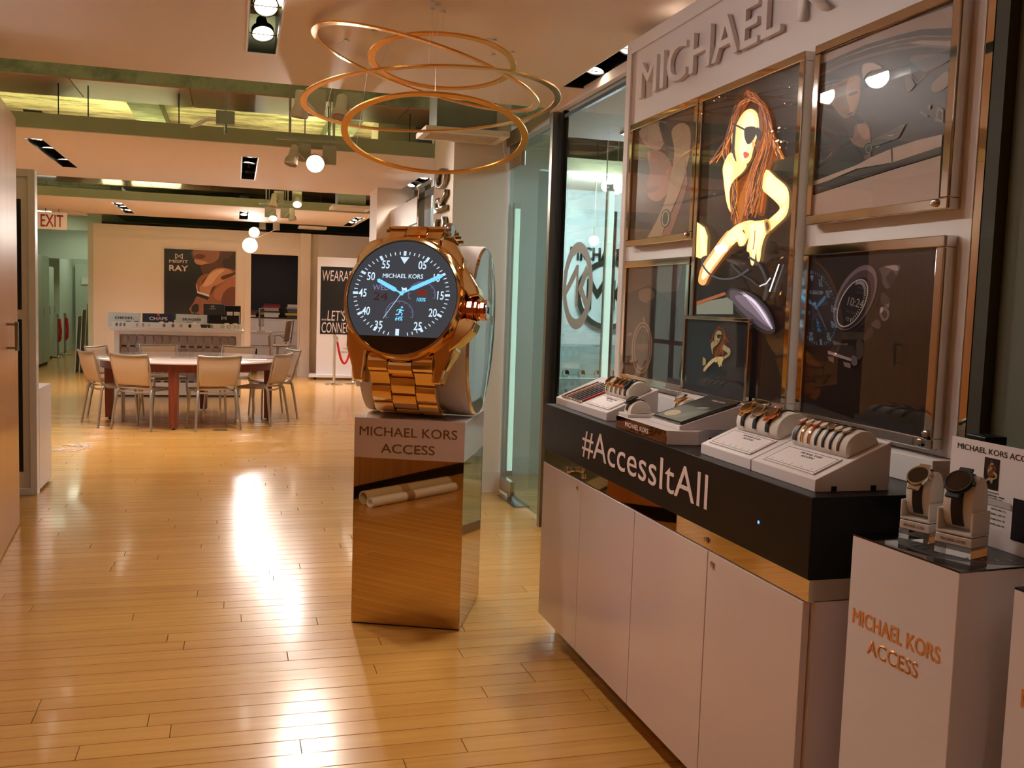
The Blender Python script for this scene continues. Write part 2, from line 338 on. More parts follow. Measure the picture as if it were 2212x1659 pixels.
struct(sbox('ceiling', (-6, -3.5, 3.6), (7, 27.5, 3.8), 'concrete'))
def beam(y0, y1, zb):
    bb = B().box((-5.9, y0, zb+.012), (6.8, y1, 3.6)); 
    x = -5.9
    o = struct(bb.build('trim_1', 'conbeam'))
    while x < 6.8:
        sbox('sheet', (x+.004, y0+.01, zb), (min(x+.92, 6.8)-.004, y1-.01, zb+.012), 'copper', o); x += .92
beam(8.6, 9.44, 3.186); beam(15.9, 16.9, 3.186); beam(2.2, 3.0, 3.186)
for x in (-3.1, -.95, 1.2, 3.4):
    struct(sbox('trim_2', (x-.16, 9.46, 3.46), (x+.16, 15.8, 3.61), 'conbeam'))
# --- left side
wl = struct(sbox('wall_left', (-1.42, -3.4, 0), (-1.268, 5.55, 2.56), 'woodw'))
yy = -3.39
while yy < 5.5:
    y2 = min(yy+.93, 5.545); sbox('wood_panel', (-1.268, yy+.003, .1), (-1.25, y2-.003, 2.555), 'woodw', wl); yy = y2
struct(sbox('baseboard_left', (-1.268, -3.4, 0), (-1.256, 5.55, .098), 'black'))
struct(B().box((-5.95, 16.5, 0), (-5.85, 27.3, 3.6)).build('wall_far_left', 'hallw'))
struct(B().box((-3.3, 5.5, 0), (-3.2, 13.4, 3.6)).box((-3.3, 15.0, 0), (-3.2, 16.5, 3.6)).box((-3.3, 13.4, 2.3), (-3.2, 15.0, 3.6)).build('wall_street', 'wallw'))
struct(sbox('wall_street_return', (-5.95, 16.4, 0), (-3.3, 16.5, 3.6), 'hallw'))
struct(sbox('wall_street_facade', (-14.2, 2, 0), (-14, 40, 9), 'facade'))
struct(sbox('ground_street', (-14, -3.5, -.25), (-6, 40, -.05), 'lgrey'))
ws = struct(thing('window_3', 'glazed street door on the left side, seen only as a reflection', 'window', (-3.25, 14.2, 0))); del ws['category']
for y0_, y1_ in ((-.78, -.02), (.02, .78)): B().box((-.006, y0_, .08), (.006, y1_, 2.28)).build('pane', 'glass', ws)
for y0_, y1_ in ((-.80, -.74), (-.03, .03), (.74, .80)): B().box((-.03, y0_, 0), (.03, y1_, 2.3)).build('stile', 'black', ws)
for z_ in (.04, .95, 2.26): B().box((-.028, -.74, z_-.035), (.028, .74, z_+.035)).build('rail', 'black', ws)
struct(sbox('wall_left_return', (-3.2, 5.5, 0), (-1.43, 5.56, 2.79), 'wallw'))
struct(sbox('wall_behind', (-5.95, -3.5, 0), (6.9, -3.4, 3.6), 'woodw'))
# wood door, standing open
d1 = struct(thing('door_1', 'open wood-veneer door with a long steel bar handle at the left edge of the view', 'door', (-1.238, 5.62, 0), radians(5.0)))
B().box((-.024, 0, .008), (.024, .99, 2.53)).build('door_leaf', 'woodw', d1, bevel=.003)
h = Vector((0, .6, 0))
hb = B(); hb.tube([(.075, .47, 1.135), (.075, .47, 1.30)], .011, 12).build('bar_handle', 'steel', d1, smooth=True)
B().tube([(.02, .47, 1.15), (.075, .47, 1.15)], .007, 8).tube([(.02, .47, 1.285), (.075, .47, 1.285)], .007, 8).build('handle_post', 'steel', d1, smooth=True)
del d1['category']
# --- back wall with doorway
YB = 18.5
bw = B().box((-2.42, YB, 0), (.27, YB+.16, 2.665)).box((.27, YB, 2.255), (1.13, YB+.16, 2.665)).box((1.13, YB, 0), (2.85, YB+.16, 2.665))
struct(bw.build('wall_back', 'wallw'))
struct(sbox('trim_3', (1.16, YB-.16, 0), (1.34, YB, 2.66), 'wallw'))
struct(sbox('baseboard_back', (1.15, YB-.172, 0), (1.352, YB-.16, .12), 'wallw'))
struct(sbox('trim_4', (.17, YB-.03, 0), (.275, YB, 2.3), 'wallw'))
struct(sbox('trim_5', (-2.42, YB-.02, 2.42), (.17, YB, 2.46), 'wallw'))
struct(B().box((-2.5, YB-.05, 0), (-2.42, YB+.2, 2.67)).build('trim_6', 'hallw'))
# office behind the doorway
struct(sbox('wall_office', (-2.3, 22.9, 0), (4, 23, 3.0), 'wallw'))
struct(sbox('wall_office_left', (-2.42, 18.66, 0), (-2.3, 26.9, 3.0), 'hallw'))
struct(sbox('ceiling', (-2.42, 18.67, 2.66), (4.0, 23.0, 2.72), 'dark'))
struct(sbox('wall_end', (-5.95, 27.3, 0), (6.9, 27.4, 3.6), 'wallg'))
struct(sbox('wall_outer_right', (6.8, 10.5, 0), (6.9, 27.3, 3.6), 'wallg'))
# hallway at the far left
hw = struct(sbox('wall_hall_end', (-5.85, 26.4, 0), (-2.42, 26.5, 3.0), 'hallw'))
struct(sbox('wall_hall_header', (-5.85, 20.2, 2.62), (-2.42, 20.35, 3.3), 'hallw'))
struct(sbox('wall_hall_frame', (-4.4, 23.4, 2.16), (-2.42, 23.55, 3.0), 'hallw'))
struct(sbox('wall_hall_column', (-4.4, 24.5, 0), (-3.93, 26.4, 2.6), 'hallw'))
struct(sbox('baseboard_hall', (-3.94, 26.36, 0), (-2.42, 26.4, .12), 'hallw'))
d2 = struct(thing('door_2', 'white hallway door with a lever handle', 'door', (-3.86, 26.3, 0))); del d2['category']
B().box((0, 0, .01), (.62, .045, 2.13)).build('door_leaf', 'hallw', d2, bevel=.004)
B().tube([(.58, 0, 1.0), (.58, -.05, 1.0), (.47, -.05, 1.0)], .012, 8).build('lever_handle', 'brass', d2, smooth=True)
B().lathe([(.03, 0), (.03, .012)], 16, aim((.58, -.001, 1.0), (0, -1, 0))).build('handle_rose', 'brass', d2, smooth=True)
# --- right side: pilasters, glass front, showroom
p1 = struct(sbox('trim_7', (1.59, 7.27, 0), (2.03, 8.02, 3.6), 'wallw'))
struct(sbox('baseboard_right', (1.582, 7.262, 0), (2.03, 8.03, .17), 'wallw'))
struct(sbox('trim_8', (1.59, 11.43, 0), (2.03, 12.05, 3.6), 'wallw'))
struct(sbox('trim_9', (1.70, 12.05, 0), (2.75, 12.2, 3.6), 'wallw'))
struct(sbox('wall_right', (2.75, 12.05, 0), (2.85, 18.5, 3.6), 'wallw'))
struct(sbox('trim_10', (2.0, -3.4, 2.755), (2.16, 6.22, 2.81), 'ceil'))       # soffit above glass
struct(sbox('trim_11', (2.0, 6.2, 2.70), (2.08, 7.27, 2.80), 'greym'))         # door header
struct(sbox('trim_12', (1.98, 6.07, 0), (2.07, 6.12, 2.75), 'steel'))          # glass post
struct(sbox('trim_13', (2.03, 5.99, 0), (2.06, 6.03, 2.75), 'black'))
struct(sbox('trim_14', (2.03, 4.2, 2.70), (2.055, 6.0, 2.722), 'black'))
struct(sbox('trim_15', (2.0, 5.55, 0), (2.01, 6.05, .06), 'steel'))
win = struct(thing('window_1', 'fixed glass pane of the showroom front beside the display wall', 'window', (2.04, 4.2, 0))); del win['category']
B().box((0, 0, .02), (.012, 1.78, 2.755)).build('pane', 'glass', win)
ringp = lambda R, r, n=48: [(R*cos(2*pi*k/n), R*sin(2*pi*k/n)) for k in range(n)]
def ring_prism(bb, R, r, d0, d1, Mx, n=48, mi=0):
    vs = []; fs = []
    for k in range(n):
        a = 2*pi*k/n
        for q, d in ((R, d0), (R, d1), (r, d1), (r, d0)): vs.append(Mx @ Vector((q*cos(a), q*sin(a), d)))
    for k in range(n):
        j = (k+1) % n
        for e in range(4): fs.append((k*4+e, j*4+e, j*4+(e+1) % 4, k*4+(e+1) % 4))
    return bb.add(vs, fs, mi)
dm = FX((-.002, 1.45, 1.62))
dec = ring_prism(B(), .27, .205, 0, .001, dm)
for P in ([(-.2,-.06),(-.2,.0),(-.022,.13),(-.022,.06)], [(-.02,.13),(.018,.13),(.018,-.13),(-.02,-.13)], [(.02,-.02),(.15,.13),(.19,.08),(.06,-.06)], [(.066,-.055),(.105,-.012),(.19,-.09),(.15,-.13)]): dec.prism(P, 0, .001, dm)
dec.build('frosted_logo', 'frost', win)
dg = struct(thing('door_3', 'frameless glass showroom door with patch fittings', 'door', (2.035, 6.14, 0))); del dg['category']
B().box((0, 0, .03), (.012, 1.11, 2.69)).build('pane', 'glassg', dg)
B().box((-.012, .80, .03), (.024, 1.11, .14)).build('patch_fitting', 'chrome', dg, bevel=.003)
B().box((-.012, .80, 2.52), (.024, 1.11, 2.63)).build('patch_fitting', 'chrome', dg, bevel=.003)
B().box((-.012, .80, 2.64), (.024, 1.11, 2.70)).build('patch_fitting', 'steel', dg, bevel=.003)
B().box((-.05, .55, 0), (.07, 1.0, .006)).build('floor_plate', 'steel', dg)
B().lathe([(.022, .006), (.022, .03)], 16, Matrix.Translation((.006, .86, 0))).build('pivot', 'chrome', dg, smooth=True)
# showroom shell
struct(sbox('wall_showroom_partition', (2.62, 8.02, 0), (2.70, 9.6, 3.0), 'showw'))
struct(sbox('wall_showroom_side', (2.03, 8.02, 0), (2.62, 8.12, 3.0), 'showw'))
struct(sbox('baseboard_showroom', (2.03, 8.005, 0), (2.62, 8.02, .16), 'showw'))
sb = struct(sbox('wall_showroom_back', (2.05, 10.4, 0), (6.8, 10.5, 3.6), 'showw'))
struct(sbox('wall_showroom_right', (6.7, -3.4, 0), (6.8, 10.4, 3.6), 'showw'))
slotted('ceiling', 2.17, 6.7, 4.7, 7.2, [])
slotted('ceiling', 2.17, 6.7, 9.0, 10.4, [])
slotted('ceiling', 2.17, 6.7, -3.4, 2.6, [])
# wall pieces right of the display
struct(sbox('trim_16', (1.80, 2.026, 0), (1.86, 2.052, 3.0), 'mirror'))
struct(sbox('trim_17', (1.8, 1.978, 0), (2.0, 2.022, 3.0), 'olive'))
struct(sbox('wall_near_right', (1.83, 1.2, 0), (2.0, 1.974, 3.0), 'wallg'))
struct(sbox('wall_near_right_return', (2.0, -3.4, 0), (2.06, 2.05, 3.2), 'wallg'))

# ================================================================== LIGHT FITTINGS
def trough(xr, y0, y1, label, lamps, group='recessed ceiling light troughs', clip=None):
    # lamps: (y, aim target world, watt, on)
    t = thing('recessed_light', label, 'ceiling light', ((xr[0]+xr[1])/2, (y0+y1)/2, CZ), 0, group)
    w2 = (xr[1]-xr[0])/2-.001; l2 = (y1-y0)/2-.001; q = .004; hgt = .24
    bb = B().box((-w2, -l2, 0), (-w2+q, l2, hgt)).box((w2-q, -l2, 0), (w2, l2, hgt)).box((-w2, -l2, 0), (w2, -l2+q, hgt)).box((-w2, l2-q, 0), (w2, l2, hgt)).box((-w2, -l2, hgt), (w2, l2, hgt+q))
    bb.build('housing', 'troff', t)
    bb = B(); o_ = .008
    for a, b_ in (((-w2-o_, -l2-o_), (-w2, l2+o_)), ((w2, -l2-o_), (w2+o_, l2+o_)), ((-w2, -l2-o_), (w2, -l2)), ((-w2, l2), (w2, l2+o_))): bb.box((*a, -.003), (*b_, -.0005))
    bb.build('trim_ring', 'tubew', t)
    for (ly, tgt, watt, on) in lamps:
        c = Vector((0, ly-t.location.y, .022)); tg = Vector(tgt)-t.location; d = (tg-c).normalized()
        Mx = aim(c, d)
        lp = B().lathe([(.02, -.10), (.026, -.10), (.032, -.05), (.056, -.03), (.058, .0), (.053, .0), (.047, -.012)], 24, Mx).build('lamp', 'troff', t, smooth=True)
        B().lathe([(.0005, -.008), (.052, -.008), (.052, -.006), (.0005, -.006)], 24, Mx).build('bulb', 'bulb' if on else 'off', lp, smooth=True)
        B().tube([c+Vector((-w2+.004, 0, .0)), c+Vector((w2-.004, 0, 0))], .004, 6).build('gimbal', 'steel', lp)
        if on: spot(t, c+d*.012, tg, watt, 125, WARM if on == 1 else NEUT)
    B().box((-.03, -l2+.02, hgt-.03), (.03, -l2+.07, hgt-.02)).build('label_plate', 'plugw', t)
    return t
trough(XC, 2.2, 5.49, 'black light slot with two lit lamps in the nearest ceiling above the floor', [(4.69, (.3, 2.6, .6), 85, 2), (5.19, (.35, 3.6, .2), 75, 2), (3.5, (1.8, 3.0, 1.5), 32, 1), (2.75, (1.5, 2.4, .8), 22, 1)])
trough(XC, -2.4, -.4, 'light slot in the nearest ceiling behind the viewpoint', [(-.7, (-.2, -.6, 0), 70, 1), (-2.0, (-.2, -2.0, 0), 70, 1)])  # unseen lamps added to brighten the space behind the camera
trough(XR, 1.6, 5.57, 'black light slot running along the display wall in the nearest ceiling', [(4.72, (1.5, 4.0, .8), 50, 1), (5.23, (1.4, 4.9, .4), 50, 1), (4.0, (1.55, 3.3, 1.0), 36, 1), (3.3, (1.55, 2.9, 1.0), 13, 1)])
trough(XL, 9.4, 11.4, 'light slot with three lit lamps in the middle ceiling, at the left', [(9.6, (-1.9, 9.4, 0), 105, 2), (10.13, (-1.6, 10.1, 0), 105, 2), (10.95, (-1.5, 11.0, 0), 105, 2)])
trough(XC, 9.57, 11.44, 'light slot with three lamps in the middle ceiling, above the meeting table', [(9.75, (.1, 9.5, 0), 115, 2), (10.2, (-.1, 10.2, 0), 115, 2), (10.92, (0, 12, .7), 0, 0)])
trough(XR, 10.23, 11.73, 'light slot in the middle ceiling beside the far glass bay at the right', [(10.4, (1.3, 9.6, 0), 80, 2), (10.85, (1.7, 10.6, 1), 0, 0), (11.2, (1.3, 10.6, 0), 80, 2), (11.5, (1.2, 11.8, 0), 80, 2)])
trough(XL, 15.58, 17.53, 'light slot in the farthest ceiling, nearest the exit sign', [(15.95, (-1.9, 15.4, 0), 105, 2), (16.5, (-1.6, 16.2, 0), 105, 2), (17.2, (-2.0, 16.8, 0), 70, 2)])
trough(XC, 15.86, 17.5, 'light slot in the farthest ceiling, in front of the doorway', [(16.2, (-.2, 15.6, 0), 110, 2), (16.8, (.2, 15.8, 0), 110, 2)])
trough(XR, 15.75, 17.8, 'light slot in the farthest ceiling, above the rope stanchions', [(16.1, (1.7, 15.6, 0), 95, 2), (16.7, (1.6, 16.2, 0), 95, 2), (17.2, (1.4, 16.6, 0), 70, 2), (15.9, (1.3, 15.2, 0), 95, 2)])
# ceiling lamps of the rooms behind: flat panels in office and hallway
def flat_panel(label, x, y, z, w_, d_, col, ems, rod=0):
    t = thing('flat_panel_light', label, 'ceiling light', (x, y, z)); sbox('diffuser', (-w_, -d_, -.02), (w_, d_, 0), M('panel_glow', col, .5, em=col, ems=ems), t); sbox('bezel', (-w_-.03, -d_-.03, -.012), (w_+.03, d_+.03, .006), 'alu', t)
    if rod: B().tube([(0, 0, .006), (0, 0, rod)], .006, 6).build('rod', 'greym', t)
flat_panel('flat ceiling lamp inside the office behind the doorway',   .7, 20.6, 2.645, .6, .3, (255, 226, 206), 14)
flat_panel('first flat ceiling lamp in the hallway', -3.3, 19.3, 2.9, .25, .25, (236, 244, 214), 16, .7)
flat_panel('second flat ceiling lamp in the hallway', -3.1, 22.2, 2.9, .3, .3, (236, 246, 222), 16, .7)
flat_panel('third flat ceiling lamp at the hallway end', -3.1, 25.2, 2.9, .3, .3, (236, 246, 226), 12, .7)
# cove tubes on top of the suspended ceilings
for i, (x, y, lb) in enumerate(((-3.2, 11.9, 'left'), (-1.3, 12.0, 'middle'), (.9, 11.9, 'right'), (-2.6, 5.3, 'near left'), (.2, 5.2, 'near right'), (-1.5, 17.2, 'far'))):
    t = thing('cove_tube_light', 'fluorescent batten lighting the bare concrete, hidden on top of the hung ceiling, %s' % lb, 'tube light', (x, y, 2.932), 0, 'cove lights above the hung ceilings')
    B().box((-.65, -.04, 0), (.65, .04, .05)).build('batten', 'greym', t)
    B().tube([(-.6, 0, .075), (.6, 0, .075)], .014, 10).build('tube', 'tube', t, smooth=True)
    B().box((-.63, -.012, .04), (-.6, .012, .09)).box((.6, -.012, .04), (.63, .012, .09)).build('socket', 'plugw', t)
# track spots
def track_head(label, box_px, head_px, Y, tgt, watt, on, body='tubew', r=.058, boxmat='ball'):
    (ax, ay), (bx, by) = box_px; A = aty(ax, ay, Y); C = aty(bx, by, Y); hp = aty(head_px[0], head_px[1], Y-.06)
    t = thing('track_spotlight', label, 'spotlight', ((A.x+C.x)/2, Y, A.z), 0, 'track spotlights hung in the ceiling gaps'); off = t.location
    w2 = (C.x-A.x)/2; B().box((-w2, -.012, C.z-A.z), (w2, .012, 0)).build('ballast_plate', boxmat, t, bevel=.003)
    B().tube([(0, 0, 0), (0, 0, 3.6-A.z)], .006, 6).build('hanger_rod', 'greym', t)
    c = hp-off; tg = Vector(tgt)-off; d = (tg-c).normalized(); Mx = aim(c, d)
    B().lathe([(.03, -.17), (.036, -.165), (.038, -.07), (r*.95, -.045), (r, 0), (r*.93, .001), (r*.85, -.02)], 24, Mx).build('lamp_head', body, t, smooth=True)
    B().lathe([(.0005, -.012), (r*.88, -.012), (r*.88, -.009), (.0005, -.009)], 24, Mx).build('bulb', 'bulb' if on else 'off', t, smooth=True)
    j = c-d*.1; e = Vector((0, .0, max(c.z+.05, C.z-A.z+.02)))
    B().tube([j, j+Vector((0, .03, .06)), e+Vector((0, -.014, 0))], .007, 6).build('yoke', body, t, smooth=True)
    if on: spot(t, c+d*.02, tg, watt, 120, WARM if on == 1 else NEUT)
    return t
track_head('white track head hanging vertically left of the gold rings', ((662, 190), (703, 255)), (646, 254), 6.5, (.2, 6.6, 0), 0, 0)
track_head('white track head tilted to the left, behind the rings', ((741, 198), (782, 260)), (733, 255), 6.5, (.2, 5.2, 0), 0, 0)
track_head('grey-white track head tilted left below the first hung rail', ((645, 309), (671, 351)), (628, 355), 8.5, (-.2, 7.8, 0), 0, 0)
track_head('glaring lit track head below the first hung rail', ((697, 314), (726, 357)), (681, 354), 8.5, (.25, 2.6, .2), 150, 1, r=.08)
track_head('unlit white track head in the second ceiling gap', ((592, 412), (613, 440)), (589, 446), 13.0, (.1, 12.2, 0), 0, 0)
track_head('lit track head at the right in the second ceiling gap', ((631, 413), (652, 444)), (642, 442), 13.0, (.5, 10.5, 0), 50, 2)
track_head('lit track head tilted down in the second ceiling gap', ((572, 447), (590, 470)), (590, 472), 14.2, (.3, 12, 0), 55, 2)
track_head('unlit track head at the right end of the second gap', ((606, 449), (625, 472)), (632, 476), 14.2, (1.0, 14, 0), 0, 0)
track_head('glaring lit track head in front of the office doorway, upper one', ((560, 478), (574, 496)), (549, 502), 18.2, (.2, 12, .5), 50, 2, r=.1)
track_head('glaring lit track head in front of the office doorway, largest lower one', ((590, 480), (604, 498)), (540, 530), 17.6, (0, 9, .8), 60, 2, r=.14)
rail = thing('hung_track_rail', 'grey track rail hung on two stems under the first ceiling gap', 'rail', (.5, 8.46, 0)); a = aty(598, 300, 8.46); b_ = aty(752, 317, 8.46)
B().box((a.x-.5, -.018, a.z), (b_.x-.5, .018, a.z+.022)).build('rail', 'greym', rail)
for xx in (626, 721):
    p = aty(xx, 302, 8.46); B().tube([(p.x-.5, 0, a.z), (p.x-.5, 0, 3.6)], .01, 8).build('stem', 'greym', rail, smooth=True)
rail2 = thing('hung_track_rail', 'grey track rail hung under the second ceiling gap', 'rail', (.6, 14.15, 0)); a = aty(560, 440, 14.15); b_ = aty(640, 447, 14.15)
B().box((a.x-.6, -.018, a.z), (b_.x-.6, .018, a.z+.022)).build('rail', 'greym', rail2)
for xx in (575, 622):
    p = aty(xx, 440, 14.15); B().tube([(p.x-.6, 0, a.z), (p.x-.6, 0, 3.6)], .01, 8).build('stem', 'greym', rail2, smooth=True)
# showroom daylight-coloured lamps: two LED columns and globe lamps
for (x, y, lb) in ((2.30, 7.93, 'behind the hinge side of the glass door'), (2.52, 6.35, 'behind the black glass edge')):
    t = thing('led_light_column', 'tall greenish-white light column %s' % lb, 'light', (x, y, 0), 0)
    B().box((-.022, -.01, .05), (.022, .01, 2.3)).build('diffuser', 'led', t, bevel=.004)
    B().box((-.03, .01, 0), (.03, .03, 2.35)).build('channel', 'alu', t)
def area(name, loc, size, watt, col, rot):
    l = bpy.data.lights.new(name, 'AREA'); l.energy = watt*LP; l.size = size[0]; l.size_y = size[1]; l.shape = 'RECTANGLE'; l.color = col
    o = bpy.data.objects.new(name, l); COL.objects.link(o); o.location = loc; o.rotation_euler = rot; return o
def pendant(label, px_, Y, watt):
    p = aty(*px_, Y); t = thing('showroom_globe_light', label, 'light', p, 0, 'globe lights in the showroom')
    B().lathe([(.001, -.05), (.03, -.042), (.048, -.02), (.05, 0), (.048, .02), (.03, .042), (.001, .05)], 20, cap=False).build('globe', 'bulb', t, smooth=True)
    B().tube([(0, 0, .045), (0, 0, 3.6-p.z)], .006, 6).build('stem', 'greym', t)
    l = bpy.data.lights.new('lamp_light', 'POINT'); l.energy = watt*LP; l.color = COOL; l.shadow_soft_size = .06; o = bpy.data.objects.new('lamp_light', l); COL.objects.link(o); o.parent = t; o.location = (0, 0, -.07)
pendant('left one of two bright globes behind the glass front', (1310, 402), 8.8, 60)
pendant('right one of two bright globes behind the glass front', (1333, 409), 9.2, 60)
pendant('small globe below the other two behind the glass front', (1283, 520), 9.6, 30)
t = thing('showroom_ceiling_panel', 'flat cool white light panel on the showroom ceiling', 'ceiling light', (3.4, 6.2, 2.795)); sbox('diffuser', (-.6, -.6, -.02), (.6, .6, 0), M('cool_panel', (235, 245, 255), .5, em=(222, 236, 248), ems=15), t)
sbox('bezel', (-.64, -.64, -.012), (.64, .64, .004), 'alu', t)
# ================================================================== DISPLAY CABINET AND COUNTER
XF = 1.34
dc = thing('display_cabinet', 'long white lacquered cabinet with locking doors under the black counter', 'cabinet', (XF, 3.03, 0))
def yl(px_, py_): return atx(px_, py_, XF).y-3.03
Y0, Y1 = 1.99-3.03, 4.072-3.03
B().box((.022, Y0, .1), (.44, Y1, .80)).build('body', 'gloss', dc)
B().box((.08, Y0+.02, 0), (.40, Y1-.01, .1)).build('toe_kick', 'chrome', dc)
seams = [Y1]+[yl(x, 1200) for x in (1249.3, 1366.9, 1528.8)]+[Y0+.012]
for i in range(4):
    dr = B().box((0, seams[i+1]+.002, .1), (.02, seams[i]-.002, .794)).build('door', 'gloss', dc, bevel=.0015)
    if i in (0, 3):
        yk, zk = (yl(1248, 1054), atx(1248, 1054, XF).z) if i == 0 else (yl(1540, 1219), atx(1540, 1219, XF).z)
        B().lathe([(.010, 0), (.010, .004), (.007, .006), (.003, .006)], 20, aim((0, yk, zk), (-1, 0, 0))).build('lock', 'chrome', dr, smooth=True)
st = B().box((.004, Y0, .798), (.44, Y1, .853)).build('mirror_strip', 'mirror', dc)
for q in ((1259, 1029), (1525, 1167)):
    B().lathe([(.010, 0), (.010, .005), (.007, .007), (.003, .007)], 20, aim((.003, yl(*q), atx(*q, XF).z), (-1, 0, 0))).build('lock', 'chrome', st, smooth=True)
q = (1240, 1015); B().lathe([(.009, 0), (.009, .02), (.014, .022), (.015, .034), (.010, .038)], 20, aim((.003, yl(*q), atx(*q, XF).z), (-1, 0, 0))).build('lock_knob', 'chrome', st, smooth=True)
bt = thing('black_counter', 'black counter box lettered #AccessItAll along its front', 'counter', (XF, 3.03, .8535))
B().box((0, Y0, 0), (.42, Y1, .2035)).build('box', 'black', bt, bevel=.002)
lt, lb = atx(1524, 1024, XF).z, atx(1521, 1108, XF).z; ya, yb = atx(1258, 965, XF).y, atx(1529, 1066, XF).y
text('#AccessItAll', ya-yb, lt-lb, 'txtw', bt, FX((-.0005, (ya+yb)/2-3.03, (lt+lb)/2-.8535)), .0008, spacing=1.02)
q = atx(1639, 1128, XF); B().lathe([(.0045, 0), (.0045, .001)], 12, aim((-.0003, q.y-3.03, q.z-.8535), (-1, 0, 0))).build('indicator', 'bluedot', bt)
# ------------------------------------------------------------------ wall display
XP = 1.80
wd = thing('display_wall', 'tall off-white display wall with raised brand letters above framed posters', 'display', (XP, 3.2, 1.0575))
o3 = wd.location
B().box((.0, 2.056-3.2, .075), (.06, 4.379-3.2, 2.747-1.0575)).build('backing', 'pink', wd)
B().box((-.012, 4.325-3.2, .075), (0, 4.379-3.2, 2.747-1.0575)).box((-.012, 2.056-3.2, 2.69-1.0575), (0, 4.325-3.2, 2.747-1.0575)).build('border', 'pink', wd, bevel=.002)
B().box((-.065, 2.058-3.2, 0), (.06, 4.33-3.2, .072)).build('backsplash', 'pink', wd, bevel=.002)
za, zb = atx(1500, 72, XP-.01).z, atx(1497, 162, XP-.01).z
zl0 = atx(1388, 213, XP-.01).z; zl1 = atx(1390, 137, XP-.01).z
y_a, y_b = atx(1386, 180, XP-.01).y, atx(1691, 70, XP-.01).y
hl = (zl1-zl0); zc = (zl1+zl0)/2
def raised(body, ya, yb):
    text(body, ya-yb, hl, 'pink', wd, FX((-.006, (ya+yb)/2-3.2, zc-1.0575)), .018, bold=.012, name='raised_lettering')
raised('MICHAEL', y_a, y_b); k = (y_a-y_b)/7.0
y_k = atx(1730, 40, XP-.01).y; raised('KORS', y_k, y_k-k*4.15)
# ------------------------------------------------------------------ framed posters
XFR = 1.757
def poster(name, label, y0, y1, z0, z1, polys, mat='posterglass', gain=1.8, fw=.03, deep=.042, bg=(30, 26, 25), X=XFR, locks=()):
    t = thing(name, label, 'framed poster', (X, (y0+y1)/2, z0)); L = t.location
    w2, hh = (y1-y0)/2, z1-z0
    bb = B()
    for a, b_ in (((-w2, 0), (w2, fw)), ((-w2, hh-fw), (w2, hh)), ((-w2, fw), (-w2+fw, hh-fw)), ((w2-fw, fw), (w2, hh-fw))): bb.box((0, a[0], a[1]), (deep, b_[0], b_[1]))
    bb.build('frame', 'chrome', t, bevel=.003)
    xi = .014
    bgp = [(bg, [(1, 0)])]
    to3 = lambda a, b_: (X+xi, a, b_)
    P = [(bg, [(y1-fw*.9, z0+fw*.9), (y0+fw*.9, z0+fw*.9), (y0+fw*.9, z1-fw*.9), (y1-fw*.9, z1-fw*.9)])]
    cl = lambda v, a, b_: max(a, min(b_, v))
    gn = (lambda c: tuple(min(250, v*gain) for v in c)) if mat != 'lightbox' else (lambda c: c)
    P[0] = (gn(bg), P[0][1])
    for c, pts, sm in polys:
        pp = crom(pts, 3) if sm else pts
        pp = [(atx(*p, X+xi)) for p in pp]
        P.append((gn(c), [(cl(p.y, y0+fw*.9, y1-fw*.9), cl(p.z, z0+fw*.9, z1-fw*.9)) for p in pp]))
    B().box((xi+.001, -w2+fw*.5, fw*.5), (min(xi+.02, deep-.001), w2-fw*.5, hh-fw*.5)).build('backing', 'dark', t)
    pm = print_mesh('print', t, to3, (-1, 0, 0), P, mat, .00012, L)
    B().box((.006, -w2+fw*.8, fw*.8), (.0075, w2-fw*.8, hh-fw*.8)).build('glazing', 'thin', t)
    for (ly, lz) in locks: B().lathe([(.011, 0), (.011, .006), (.007, .009), (.003, .009)], 20, aim((-.0005, ly-L.y, lz-L.z), (-1, 0, 0))).build('lock', 'chrome', t, smooth=True)
    return t
def zz(off, s, pts): return [(off[0]+a/s, off[1]+b_/s) for a, b_ in pts]
Z3 = lambda *p: zz((1300, 0), 2.4254, p)
R5 = lambda *p: zz((1660, 60), 3.318, p)
R6 = lambda *p: zz((1640, 480), 3.318, p)
RC = lambda *p: zz((1140, 480), 3.318, p)
R7 = lambda *p: zz((1330, 480), 4.1475, p)
A1 = lambda *p: zz((1480, 80), 7.373, p)
SK, SK2, SK3 = (255, 228, 176), (252, 200, 132), (232, 150, 84)
def crom_line(P, w_):
    Q = [P[0]]+list(P)+[P[-1]]; out = []
    for i in range(1, len(Q)-2):
        for j in range(4):
            t = j/4; out.append(tuple(.5*((2*Q[i][d])+(-Q[i-1][d]+Q[i+1][d])*t+(2*Q[i-1][d]-5*Q[i][d]+4*Q[i+1][d]-Q[i+2][d])*t*t+(-Q[i-1][d]+3*Q[i][d]-3*Q[i+1][d]+Q[i+2][d])*t**3) for d in (0, 1)))
    return band(out+[P[-1]], w_)
